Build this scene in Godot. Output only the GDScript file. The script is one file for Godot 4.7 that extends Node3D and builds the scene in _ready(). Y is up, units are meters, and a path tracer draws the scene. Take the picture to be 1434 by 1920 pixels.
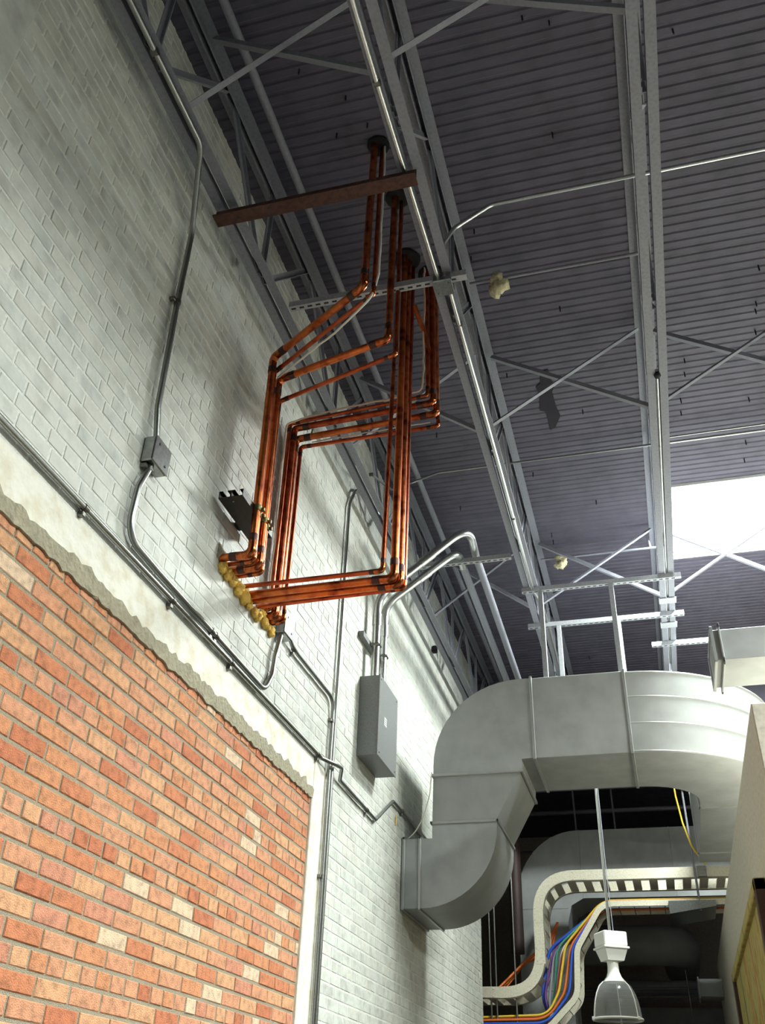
extends Node3D
# A brick-walled industrial room seen from below: copper refrigerant lines, conduits, steel joists, ducts.
# Metres, y up. The painted brick wall is the plane x = 0 and runs along -z; the roof joists run along z too.

const CAM := Vector3(1.907, 1.55, 0.0)
const TURN := Vector3(34.009, 16.715, 2.361)
const FOCAL := 1740.0
const COURSE := 0.0677
const BED := 1.940
const BRICK := 0.2035
const WALL_END := -10.7
const DECK := 6.35
const CHORD := 5.59
const WELLS: Array[float] = [0.07, 0.30, 0.30]
const ROOF_LIGHTS: Array[Rect2] = [Rect2(2.40, -8.18, 0.92, 1.2), Rect2(5.84, -4.9, 0.92, 1.2), Rect2(5.84, -1.6, 0.92, 1.2)]
const JOISTS := [0.143, 1.139, 2.285, 3.43]

var mats := {}
var used := {}
var rng := RandomNumberGenerator.new()
var cam_inv: Basis


# ---------------------------------------------------------------- geometry
class G:
	var v := PackedVector3Array()
	var n := PackedVector3Array()
	var c := PackedColorArray()
	var idx := PackedInt32Array()
	var tint := Color.WHITE
	var tinted := false

	func put(p: Vector3, q: Vector3) -> int:
		v.append(p)
		n.append(q)
		if tinted:
			c.append(tint)
		return v.size() - 1

	func tri(a: Vector3, b: Vector3, d: Vector3) -> void:
		var q := (b - a).cross(d - a)
		if q.length_squared() < 1e-16:
			return
		q = q.normalized()
		var i := put(a, q)
		put(d, q)
		put(b, q)
		idx.append_array([i, i + 1, i + 2])

	func quad(a: Vector3, b: Vector3, d: Vector3, e: Vector3) -> void:
		var q := (d - a).cross(e - b)
		if q.length_squared() < 1e-16:
			return
		q = q.normalized()
		var i := put(a, q)
		put(e, q)
		put(d, q)
		put(b, q)
		idx.append_array([i, i + 1, i + 2, i, i + 2, i + 3])

	# a quad whose first and last edge carry their own normals
	func soft(a: Vector3, b: Vector3, d: Vector3, e: Vector3, na: Vector3, nb: Vector3) -> void:
		var i := put(a, na)
		put(e, na)
		put(d, nb)
		put(b, nb)
		idx.append_array([i, i + 1, i + 2, i, i + 2, i + 3])

	func box(at: Vector3, size: Vector3, bas := Basis(), cut := 0.0) -> void:
		var h := size * 0.5
		if cut <= 0.0:
			var p: Array[Vector3] = []
			for k in 8:
				p.append(at + bas * Vector3(h.x if k & 1 else -h.x, h.y if k & 2 else -h.y, h.z if k & 4 else -h.z))
			quad(p[1], p[3], p[7], p[5])
			quad(p[0], p[4], p[6], p[2])
			quad(p[2], p[6], p[7], p[3])
			quad(p[0], p[1], p[5], p[4])
			quad(p[4], p[5], p[7], p[6])
			quad(p[0], p[2], p[3], p[1])
			return
		var b := minf(cut, minf(h.x, minf(h.y, h.z)) * 0.9)
		# faces, edge chamfers and corners of a box with cut edges
		for ax in 3:
			for sg: float in [-1.0, 1.0]:
				var u := (ax + 1) % 3
				var w := (ax + 2) % 3
				var q: Array[Vector3] = []
				for k: Vector2 in [Vector2(-1, -1), Vector2(1, -1), Vector2(1, 1), Vector2(-1, 1)]:
					var o := Vector3.ZERO
					o[ax] = sg * h[ax]
					o[u] = k.x * (h[u] - b)
					o[w] = k.y * (h[w] - b)
					q.append(at + bas * o)
				if sg > 0:
					quad(q[0], q[1], q[2], q[3])
				else:
					quad(q[0], q[3], q[2], q[1])
		for ax in 3:
			var u := (ax + 1) % 3
			var w := (ax + 2) % 3
			for su: float in [-1.0, 1.0]:
				for sw: float in [-1.0, 1.0]:
					var q: Array[Vector3] = []
					for k in 4:
						var o := Vector3.ZERO
						o[ax] = (h[ax] - b) * (-1.0 if k == 0 or k == 3 else 1.0)
						o[u] = su * (h[u] if k < 2 else h[u] - b)
						o[w] = sw * (h[w] - b if k < 2 else h[w])
						q.append(at + bas * o)
					if su * sw > 0:
						quad(q[0], q[1], q[2], q[3])
					else:
						quad(q[0], q[3], q[2], q[1])
		for sx: float in [-1.0, 1.0]:
			for sy: float in [-1.0, 1.0]:
				for sz: float in [-1.0, 1.0]:
					var a := at + bas * Vector3(sx * h.x, sy * (h.y - b), sz * (h.z - b))
					var d := at + bas * Vector3(sx * (h.x - b), sy * h.y, sz * (h.z - b))
					var e := at + bas * Vector3(sx * (h.x - b), sy * (h.y - b), sz * h.z)
					if sx * sy * sz > 0:
						tri(a, d, e)
					else:
						tri(a, e, d)

	func span(lo: Vector3, hi: Vector3, cut := 0.0) -> void:
		box((lo + hi) * 0.5, (hi - lo).abs(), Basis(), cut)

	# a straight bar of the given outline (counter-clockwise seen against the way it runs)
	func bar(a: Vector3, b: Vector3, up: Vector3, outline: PackedVector2Array) -> void:
		var d := (b - a).normalized()
		var s := d.cross(up).normalized()
		var t := s.cross(d)
		var m := outline.size()
		for k in m:
			var p := outline[k]
			var q := outline[(k + 1) % m]
			quad(a + s * p.x + t * p.y, a + s * q.x + t * q.y, b + s * q.x + t * q.y, b + s * p.x + t * p.y)
		var f := Geometry2D.triangulate_polygon(outline)
		for k in range(0, f.size(), 3):
			var p := outline[f[k]]
			var q := outline[f[k + 1]]
			var r := outline[f[k + 2]]
			tri(a + s * p.x + t * p.y, a + s * r.x + t * r.y, a + s * q.x + t * q.y)
			tri(b + s * p.x + t * p.y, b + s * q.x + t * q.y, b + s * r.x + t * r.y)

	# outline in the x-y plane pushed from z0 (near) to z1 (far)
	func slab(outline: PackedVector2Array, z0: float, z1: float) -> void:
		var near := maxf(z0, z1)
		var far := minf(z0, z1)
		var o := outline
		if Geometry2D.is_polygon_clockwise(o):
			o = o.duplicate()
			o.reverse()
		var m := o.size()
		var side: Array[Vector3] = []
		for k in m:
			var d := (o[(k + 1) % m] - o[k]).normalized()
			side.append(Vector3(d.y, -d.x, 0))
		for k in m:
			var p := o[k]
			var q := o[(k + 1) % m]
			var n0 := side[posmod(k - 1, m)]
			var n1 := side[(k + 1) % m]
			var na := (side[k] + n0).normalized() if side[k].dot(n0) > 0.8 else side[k]
			var nb := (side[k] + n1).normalized() if side[k].dot(n1) > 0.8 else side[k]
			var i := put(Vector3(p.x, p.y, near), na)
			put(Vector3(q.x, q.y, near), nb)
			put(Vector3(q.x, q.y, far), nb)
			put(Vector3(p.x, p.y, far), na)
			idx.append_array([i, i + 1, i + 2, i, i + 2, i + 3])
		var f := Geometry2D.triangulate_polygon(o)
		for k in range(0, f.size(), 3):
			var p := o[f[k]]
			var q := o[f[k + 1]]
			var r := o[f[k + 2]]
			if (q - p).cross(r - p) < 0.0:
				var w := q
				q = r
				r = w
			tri(Vector3(p.x, p.y, near), Vector3(q.x, q.y, near), Vector3(r.x, r.y, near))
			tri(Vector3(p.x, p.y, far), Vector3(r.x, r.y, far), Vector3(q.x, q.y, far))

	func tube(path: PackedVector3Array, radius: float, sides := 14, caps := true) -> void:
		var m := path.size()
		var d0 := (path[1] - path[0]).normalized()
		var s := d0.cross(Vector3.UP if absf(d0.y) < 0.9 else Vector3.RIGHT).normalized()
		var first := v.size()
		for k in m:
			var d: Vector3
			if k == 0:
				d = d0
			elif k == m - 1:
				d = (path[k] - path[k - 1]).normalized()
			else:
				d = ((path[k + 1] - path[k]).normalized() + (path[k] - path[k - 1]).normalized()).normalized()
			s = (s - d * s.dot(d)).normalized()
			var t := d.cross(s)
			for j in sides:
				var a := TAU * j / sides
				var q := s * cos(a) + t * sin(a)
				put(path[k] + q * radius, q)
		for k in m - 1:
			for j in sides:
				var a := first + k * sides + j
				var b := first + k * sides + (j + 1) % sides
				idx.append_array([a, a + sides, b + sides, a, b + sides, b])
		if caps:
			for e in 2:
				var k := 0 if e == 0 else m - 1
				var d := (path[0] - path[1]).normalized() if e == 0 else (path[m - 1] - path[m - 2]).normalized()
				var mid := put(path[k], d)
				var ring := v.size()
				for j in sides:
					put(v[first + k * sides + j], d)
				for j in sides:
					if e == 0:
						idx.append_array([mid, ring + j, ring + (j + 1) % sides])
					else:
						idx.append_array([mid, ring + (j + 1) % sides, ring + j])

	# profile of (radius, height) turned about an upright axis
	func lathe(at: Vector3, profile: PackedVector2Array, sides := 32) -> void:
		var m := profile.size()
		var first := v.size()
		for k in m:
			var d := (profile[mini(k + 1, m - 1)] - profile[maxi(k - 1, 0)]).normalized()
			for j in sides + 1:
				var a := TAU * j / sides
				put(at + Vector3(cos(a) * profile[k].x, profile[k].y, sin(a) * profile[k].x), Vector3(-cos(a) * d.y, d.x, -sin(a) * d.y))
		for k in m - 1:
			for j in sides:
				var a := first + k * (sides + 1) + j
				idx.append_array([a, a + sides + 1, a + sides + 2, a, a + sides + 2, a + 1])

	func lump(at: Vector3, size: Vector3, seed_value: int, rough := 0.25, rings := 8, sides := 12) -> void:
		var f := FastNoiseLite.new()
		f.seed = seed_value
		f.frequency = 0.9
		var first := v.size()
		for k in rings + 1:
			for j in sides:
				var a := PI * k / rings
				var b := TAU * j / sides
				var d := Vector3(sin(a) * cos(b), cos(a), sin(a) * sin(b))
				var r := 1.0 + rough * f.get_noise_3dv(d * 1.6) * 2.0
				put(at + d * size * r, d)
		for k in rings:
			for j in sides:
				var a := first + k * sides + j
				var b := first + k * sides + (j + 1) % sides
				idx.append_array([a, b + sides, b, a, a + sides, b + sides])

	func mesh() -> ArrayMesh:
		var m := ArrayMesh.new()
		var a := []
		a.resize(Mesh.ARRAY_MAX)
		a[Mesh.ARRAY_VERTEX] = v
		a[Mesh.ARRAY_NORMAL] = n
		if tinted:
			a[Mesh.ARRAY_COLOR] = c
		a[Mesh.ARRAY_INDEX] = idx
		m.add_surface_from_arrays(Mesh.PRIMITIVE_TRIANGLES, a)
		return m


# ---------------------------------------------------------------- helpers
func numbered(called: String) -> String:
	var k: int = used.get(called, 0)
	used[called] = k + 1
	return called if k == 0 else "%s_%03d" % [called, k]


func tag(o: Node, label := "", category := "", group := "", kind := "") -> void:
	if label:
		o.set_meta("label", label)
	if category:
		o.set_meta("category", category)
	if group:
		o.set_meta("group", group)
	if kind:
		o.set_meta("kind", kind)


func thing(called: String, label: String, category: String, at: Vector3, group := "") -> Node3D:
	var o := Node3D.new()
	o.name = numbered(called)
	add_child(o, true)
	o.position = at
	tag(o, label, category, group)
	return o


func part(g: G, called: String, mat: String, parent: Node3D) -> MeshInstance3D:
	var o := MeshInstance3D.new()
	o.name = called
	o.mesh = g.mesh()
	o.material_override = mats[mat]
	parent.add_child(o, true)
	if parent.get_parent() == self and not parent is MeshInstance3D:
		o.position = -parent.position
	return o


func single(g: G, called: String, mat: String, label: String, category: String, group := "") -> MeshInstance3D:
	var o := MeshInstance3D.new()
	o.name = numbered(called)
	o.mesh = g.mesh()
	o.material_override = mats[mat]
	add_child(o, true)
	tag(o, label, category, group)
	return o


func structure(g: G, called: String, mat: String, label: String, category: String) -> MeshInstance3D:
	var o := single(g, called, mat, label, category)
	tag(o, "", "", "", "structure")
	return o


# the path with its corners rounded
func rounded(points: Array, radius: float, steps := 6) -> PackedVector3Array:
	var out := PackedVector3Array()
	out.append(points[0])
	for k in range(1, points.size() - 1):
		var p: Vector3 = points[k]
		var a: Vector3 = (points[k - 1] as Vector3) - p
		var b: Vector3 = (points[k + 1] as Vector3) - p
		var ang := a.angle_to(b)
		if ang > PI - 0.02:
			out.append(p)
			continue
		var t := minf(radius / tan(ang / 2.0), minf(a.length(), b.length()) * 0.48)
		var p0 := p + a.normalized() * t
		var p1 := p + b.normalized() * t
		for s in steps + 1:
			var w := float(s) / steps
			# blend that stays close to a circle
			var x := p0.lerp(p, w)
			var y := p.lerp(p1, w)
			out.append(x.lerp(y, w))
	out.append(points[points.size() - 1])
	return out


func noise_texture(seed_value: int, frequency: float, octaves: int, stops: Array, size := 512, kind := FastNoiseLite.TYPE_SIMPLEX_SMOOTH) -> NoiseTexture2D:
	var f := FastNoiseLite.new()
	f.seed = seed_value
	f.noise_type = kind
	f.frequency = frequency
	f.fractal_octaves = octaves
	var t := NoiseTexture2D.new()
	t.width = size
	t.height = size
	t.seamless = true
	t.noise = f
	if stops:
		var r := Gradient.new()
		r.offsets = PackedFloat32Array(stops.map(func(s): return s[0]))
		r.colors = PackedColorArray(stops.map(func(s): return s[1]))
		t.color_ramp = r
	return t


func mat(called: String, color: Color, rough := 0.8, metal := 0.0, tex: Texture2D = null, scale := 1.0, relief: Texture2D = null, relief_cm := 0.0, relief_scale := 0.0) -> StandardMaterial3D:
	var m := StandardMaterial3D.new()
	m.resource_name = called
	m.albedo_color = color
	m.roughness = rough
	m.metallic = metal
	if tex or relief:
		m.uv1_triplanar = true
		m.uv1_world_triplanar = true
		m.uv1_scale = Vector3.ONE * scale
	if tex:
		m.albedo_texture = tex
	if relief:
		m.heightmap_enabled = true
		m.heightmap_texture = relief
		m.heightmap_scale = relief_cm
	mats[called] = m
	return m


func c8(r: int, g: int, b: int) -> Color:
	return Color8(r, g, b)


func gray(x: float) -> Color:
	return Color(x, x, x)


# where a point falls in the 1434 x 1920 frame, z is its distance
func seen_at(p: Vector3) -> Vector3:
	var q := cam_inv * (p - CAM)
	if q.z > -0.05:
		return Vector3(-9999, -9999, 0)
	return Vector3(717.0 + FOCAL * q.x / -q.z, 960.0 - FOCAL * q.y / -q.z, -q.z)


# ---------------------------------------------------------------- scene
func _ready() -> void:
	rng.seed = 71
	setup_view()
	make_materials()
	room_shell()
	light_blocker_wall()
	painted_wall()
	brick_infill()
	roof()
	joists()
	bridging()
	struts_and_rods()
	ducts()
	wall_box()
	copper_lines()
	wall_conduits()
	roof_conduits()
	cable_trays()
	pendant()
	partition()
	far_things()


func setup_view() -> void:
	var cam := Camera3D.new()
	cam.name = "camera"
	cam.position = CAM
	cam.rotation_degrees = TURN
	cam.fov = rad_to_deg(2.0 * atan(960.0 / FOCAL))
	cam.near = 0.05
	cam.far = 100.0
	add_child(cam)
	cam.current = true
	cam_inv = cam.basis.inverse()

	var env := Environment.new()
	env.background_mode = Environment.BG_SKY
	var sky := Sky.new()
	sky.sky_material = PhysicalSkyMaterial.new()
	env.sky = sky
	env.tonemap_mode = Environment.TONE_MAPPER_LINEAR
	env.tonemap_exposure = 1.0
	env.sdfgi_enabled = true
	env.ssao_enabled = true
	env.ssil_enabled = true
	var world := WorldEnvironment.new()
	world.name = "world"
	world.environment = env
	add_child(world)

	# daylight from the roof lights: the one in view and its neighbours along the roof
	for k in ROOF_LIGHTS.size():
		var h := ROOF_LIGHTS[k]
		skylight_lamp(Vector3(h.get_center().x, DECK + WELLS[k] - 0.03, h.get_center().y), h.size - Vector2(0.02, 0.02), [70.0, 140.0, 140.0][k])


func skylight_lamp(at: Vector3, size: Vector2, energy: float) -> void:
	var l := AreaLight3D.new()
	l.name = numbered("roof_light_glow")
	l.area_size = size
	l.light_energy = energy
	l.area_normalize_energy = false
	l.light_color = Color(0.965, 1.0, 0.985)
	l.area_range = 40.0
	l.shadow_enabled = true
	add_child(l)
	l.position = at
	l.rotation_degrees = Vector3(-90, 0, 0)


func make_materials() -> void:
	var mottle := noise_texture(3, 0.012, 4, [[0.0, gray(0.80)], [0.45, gray(0.93)], [1.0, gray(1.0)]])
	var grain := noise_texture(5, 0.06, 4, [[0.0, gray(0.86)], [0.5, gray(0.96)], [1.0, gray(1.0)]])
	var bumps := noise_texture(6, 0.035, 4, [])
	var fine := noise_texture(7, 0.12, 3, [])
	var streak := noise_texture(8, 0.02, 5, [[0.0, gray(0.72)], [0.4, gray(0.9)], [0.7, gray(1.0)], [1.0, gray(1.0)]])
	mat("painted_brick", c8(219, 221, 211), 0.55, 0.0, mottle, 0.9, bumps, 0.35)
	mat("painted_brick_gray", c8(215, 218, 209), 0.55, 0.0, mottle, 0.8, bumps, 0.35)
	mat("painted_brick_cream", c8(220, 220, 209), 0.55, 0.0, mottle, 0.7, bumps, 0.35)
	mat("painted_joint", c8(231, 232, 222), 0.6, 0.0, grain, 1.5, bumps, 0.3)
	mat("plaster", c8(236, 233, 222), 0.75, 0.0, noise_texture(12, 0.02, 5, [[0.0, c8(230, 222, 204)], [0.3, c8(242, 238, 228)], [0.5, c8(250, 249, 244)], [1.0, gray(1.0)]]), 0.7, bumps, 0.4)
	mat("cement", c8(170, 162, 138), 0.9, 0.0, mottle, 2.0, bumps, 0.6)
	mat("joint", c8(160, 150, 128), 0.95, 0.0, grain, 3.0, fine, 0.3)
	var clay := noise_texture(21, 0.018, 5, [[0.0, gray(0.74)], [0.4, gray(0.92)], [0.8, gray(1.0)], [1.0, gray(1.0)]])
	var clays := {"clay_orange": c8(207, 140, 98), "clay_red": c8(200, 126, 87), "clay_salmon": c8(211, 149, 112), "clay_tan": c8(215, 160, 118), "clay_pink": c8(204, 138, 108), "clay_pale": c8(226, 194, 162), "clay_brown": c8(192, 116, 80)}
	for k: String in clays:
		mat(k, clays[k], 0.9, 0.0, clay, 2.2, fine, 0.25)
	var mixed := mat("clay_mixed", Color.WHITE, 0.9, 0.0, clay, 2.2, fine, 0.25)
	mixed.vertex_color_use_as_albedo = true
	var mixed_paint := mat("paint_mixed", Color.WHITE, 0.55, 0.0, mottle, 0.9, bumps, 0.35)
	mixed_paint.vertex_color_use_as_albedo = true
	mat("deck", c8(83, 79, 93), 0.6, 0.0, mottle, 0.6)
	mat("steel_paint", c8(136, 137, 146), 0.55, 0.0, grain, 1.3)
	mat("strut_paint", c8(168, 170, 174), 0.5, 0.0, grain, 1.3)
	mat("slot_dark", c8(34, 32, 36), 0.8)
	mat("rust", c8(82, 52, 42), 0.9, 0.0, streak, 2.0, fine, 0.3)
	mat("galvanized", c8(172, 174, 172), 0.28, 1.0, noise_texture(31, 0.03, 2, [[0.0, gray(0.82)], [1.0, gray(1.0)]], 512, FastNoiseLite.TYPE_CELLULAR), 3.0)
	mat("conduit", c8(166, 168, 164), 0.34, 1.0, grain, 3.0)
	mat("conduit_bright", c8(216, 217, 214), 0.3, 1.0, grain, 2.0)
	mat("clip", c8(120, 118, 112), 0.4, 1.0)
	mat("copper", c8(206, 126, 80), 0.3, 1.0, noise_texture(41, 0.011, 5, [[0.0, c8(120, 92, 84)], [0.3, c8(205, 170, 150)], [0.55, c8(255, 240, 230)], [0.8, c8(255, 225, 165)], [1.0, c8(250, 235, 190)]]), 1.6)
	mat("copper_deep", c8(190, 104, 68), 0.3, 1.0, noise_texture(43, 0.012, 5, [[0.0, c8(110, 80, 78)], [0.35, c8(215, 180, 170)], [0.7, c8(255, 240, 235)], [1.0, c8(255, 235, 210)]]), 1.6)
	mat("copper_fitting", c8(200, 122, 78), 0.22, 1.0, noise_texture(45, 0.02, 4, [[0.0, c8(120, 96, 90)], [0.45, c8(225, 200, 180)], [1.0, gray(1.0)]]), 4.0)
	mat("scorched", c8(86, 62, 56), 0.45, 0.8, grain, 5.0)
	mat("brass_clamp", c8(132, 122, 84), 0.4, 1.0, streak, 6.0)
	mat("bracket", c8(52, 47, 42), 0.45, 0.6, grain, 3.0)
	mat("foam", c8(255, 210, 102), 0.85, 0.0, grain, 6.0, bumps, 0.5)
	mat("sleeve", c8(14, 12, 14), 0.95)
	mat("foam_cream", c8(232, 220, 178), 0.85, 0.0, mottle, 6.0, bumps, 0.5)
	mat("wire_cream", c8(226, 200, 176), 0.6)
	mat("wire_white", c8(226, 222, 212), 0.5)
	mat("enclosure", c8(124, 126, 125), 0.5, 0.0, grain, 2.0)
	mat("sticker", c8(235, 235, 235), 0.5)
	mat("print", c8(70, 72, 76), 0.6)
	mat("duct", c8(168, 171, 170), 0.55, 0.0, noise_texture(51, 0.01, 4, [[0.0, gray(0.9)], [1.0, gray(1.0)]]), 0.8)
	mat("duct_seam", c8(176, 178, 176), 0.4, 0.5)
	mat("tan_paint", c8(206, 196, 176), 0.7, 0.0, grain, 2.0)
	mat("aluminium", c8(232, 226, 204), 0.42, 0.35, grain, 1.5)
	mat("lamp_white", c8(232, 232, 226), 0.4)
	var acrylic := mat("acrylic", Color(0.68, 0.69, 0.68, 0.30), 0.12)
	acrylic.transparency = BaseMaterial3D.TRANSPARENCY_ALPHA
	mat("black_pipe", c8(62, 46, 42), 0.6)
	mat("concrete", c8(78, 75, 73), 0.8, 0.0, mottle, 0.5)
	mat("drywall", c8(214, 206, 190), 0.9, 0.0, grain, 0.8)
	mat("far_wall", c8(84, 84, 86), 0.9, 0.0, grain, 0.8)
	mat("frame_wood", c8(74, 50, 40), 0.6, 0.0, grain, 4.0)
	mat("canvas_yellow", c8(186, 170, 114), 0.8, 0.0, noise_texture(61, 0.008, 4, [[0.0, c8(190, 150, 90)], [0.5, c8(240, 235, 200)], [1.0, c8(235, 250, 225)]]), 1.2)
	mat("canvas_line", c8(60, 96, 92), 0.8)
	mat("canvas_orange", c8(196, 120, 62), 0.8)
	mat("black_film", c8(30, 24, 34), 0.9)
	for k: Array in [["cable_blue", c8(44, 84, 190)], ["cable_orange", c8(214, 110, 44)], ["cable_yellow", c8(222, 188, 60)], ["cable_red", c8(186, 52, 40)], ["cable_white", c8(220, 220, 214)], ["cable_green", c8(70, 140, 120)], ["cable_gray", c8(150, 152, 160)], ["cable_purple", c8(112, 70, 140)]]:
		mat(k[0], k[1], 0.5)
	var glow := mat("roof_glazing", c8(250, 250, 250), 0.5)
	glow.emission_enabled = true
	glow.emission = Color(1.0, 0.99, 0.96)
	glow.emission_energy_multiplier = 2.5


# ---------------------------------------------------------------- shell
func room_shell() -> void:
	var g := G.new()
	g.span(Vector3(-6.3, -0.2, -18.3), Vector3(10.3, 0.0, 5.3))
	structure(g, "floor", "concrete", "grey concrete floor below the view", "floor")
	g = G.new()
	g.span(Vector3(10.0, 0.0, -18.3), Vector3(10.3, 6.9, 5.3))
	structure(g, "wall_right", "far_wall", "grey wall across the room from the brick wall", "wall")
	g = G.new()
	g.span(Vector3(-0.3, 0.0, 5.0), Vector3(10.0, 6.9, 5.3))
	structure(g, "wall_back", "far_wall", "grey wall behind the viewpoint", "wall")
	g = G.new()
	g.span(Vector3(-6.3, 0.0, -18.3), Vector3(10.0, 6.9, -18.0))
	structure(g, "wall_far", "drywall", "unlit wall at the far end of the building", "wall")
	g = G.new()
	g.span(Vector3(-6.3, 0.0, -18.0), Vector3(-6.0, 6.9, -10.4))
	structure(g, "wall_side", "drywall", "unlit wall around the corner past the brick wall", "wall")
	g = G.new()
	g.span(Vector3(-6.0, 0.0, -10.7), Vector3(-0.3, 6.9, -10.4))
	structure(g, "wall_return", "drywall", "unlit wall behind the end of the brick wall", "wall")


func light_blocker_wall() -> void:
	# unseen wall added behind the duct to keep daylight out of the far room
	var g := G.new()
	g.span(Vector3(-0.3, 4.98, -10.94), Vector3(10.0, DECK + 0.03, -10.80))
	structure(g, "wall_light_blocker", "deck", "unseen wall added behind the large duct to shade the far room", "wall")


func unit_brick(length: float, height: float, depth: float, cut: float, bow: int) -> ArrayMesh:
	# the face looks along +x; bow picks one of a few slightly uneven faces
	var g := G.new()
	brick_into(g, Transform3D(), length, height, depth, cut, bow)
	return g.mesh()


func brick_into(g: G, t: Transform3D, length: float, height: float, depth: float, cut: float, bow: int) -> void:
	var hz := length * 0.5
	var hy := height * 0.5
	var k := [0.0, 0.0008, -0.0008, 0.0012][bow % 4] as float
	var outer: Array[Vector3] = [Vector3(-cut, -hy, hz), Vector3(-cut, -hy, -hz), Vector3(-cut, hy, -hz), Vector3(-cut, hy, hz)]
	var face: Array[Vector3] = [Vector3(k, -hy + cut, hz - cut), Vector3(0, -hy + cut, -hz + cut), Vector3(-k, hy - cut, -hz + cut), Vector3(0, hy - cut, hz - cut)]
	for i in 4:
		outer[i] = t * outer[i]
		face[i] = t * face[i]
	g.quad(face[0], face[1], face[2], face[3])
	var back := t.basis * Vector3(-(depth - cut), 0, 0)
	for i in 4:
		var j := (i + 1) % 4
		g.quad(outer[i], outer[j], face[j], face[i])
		g.quad(outer[i] + back, outer[j] + back, outer[j], outer[i])


# courses of common bond: every sixth course shows headers
func courses(k0: int, k1: int, z_near: float, z_far: float) -> Array:
	var out := []
	for k in range(k0, k1):
		var header := posmod(k, 6) == 0
		var step := BRICK / 2.0 if header else BRICK
		var start := -2.511 + (BRICK / 2.0 if posmod(k, 2) == 1 else 0.0) + (BRICK / 4.0 if header else 0.0)
		start += 0.012 * sin(k * 2.3)
		var i0 := ceili((start - z_near) / step) - 1
		var z := start - i0 * step
		while z > z_far:
			var a := minf(z, z_near)
			var b := maxf(z - step, z_far)
			if a - b > 0.03:
				out.append([(a + b) * 0.5, BED + (k + 0.5) * COURSE, a - b - 0.010, k])
			z -= step
	return out


func shown_area(p: Vector3, length: float, height: float) -> float:
	var c := seen_at(p)
	if c.x < -20 or c.x > 1454 or c.y < -20 or c.y > 1940:
		return 0.0
	var a := seen_at(p + Vector3(0, 0, length * 0.5))
	var b := seen_at(p + Vector3(0, height * 0.5, 0))
	var u := Vector2(a.x - c.x, a.y - c.y)
	var w := Vector2(b.x - c.x, b.y - c.y)
	return absf(u.cross(w))


func lay(bricks: Array, parent: Node3D, face_x: float, height: float, cut: float, variants: Array, mixed: String, called: String, spread: float) -> void:
	var ranked := []
	for b: Array in bricks:
		ranked.append([shown_area(Vector3(face_x, b[1], b[0]), b[2], height), b])
	ranked.sort_custom(func(x, y): return x[0] > y[0])
	var shapes := {}
	var rest := G.new()
	rest.tinted = true
	var depth := 0.03
	for i in ranked.size():
		var b: Array = ranked[i][1]
		var pick: int = rng.randi() % variants.size()
		var bow := rng.randi() % 4
		var jut := rng.randf_range(-spread, spread)
		var tilt := Basis(Vector3.RIGHT, rng.randf_range(-0.006, 0.006)) * Basis(Vector3.UP, rng.randf_range(-0.008, 0.008))
		var h: float = b[4] if b.size() > 4 else height
		var at := Vector3(face_x + jut, b[1], b[0])
		if i < 300 and ranked[i][0] > 0.0:
			var key := "%.3f %.3f %d" % [b[2], h, bow]
			if not shapes.has(key):
				shapes[key] = unit_brick(b[2], h, depth, cut, bow)
			var o := MeshInstance3D.new()
			o.name = "brick"
			o.mesh = shapes[key]
			o.material_override = mats[variants[pick]]
			o.transform = Transform3D(tilt, at)
			parent.add_child(o, true)
		else:
			rest.tint = (mats[variants[pick]] as StandardMaterial3D).albedo_color.srgb_to_linear()
			brick_into(rest, Transform3D(tilt, at), b[2], h, depth, cut, bow)
	var o := part(rest, called, mixed, parent)
	o.set_meta("kind", "stuff")


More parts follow.
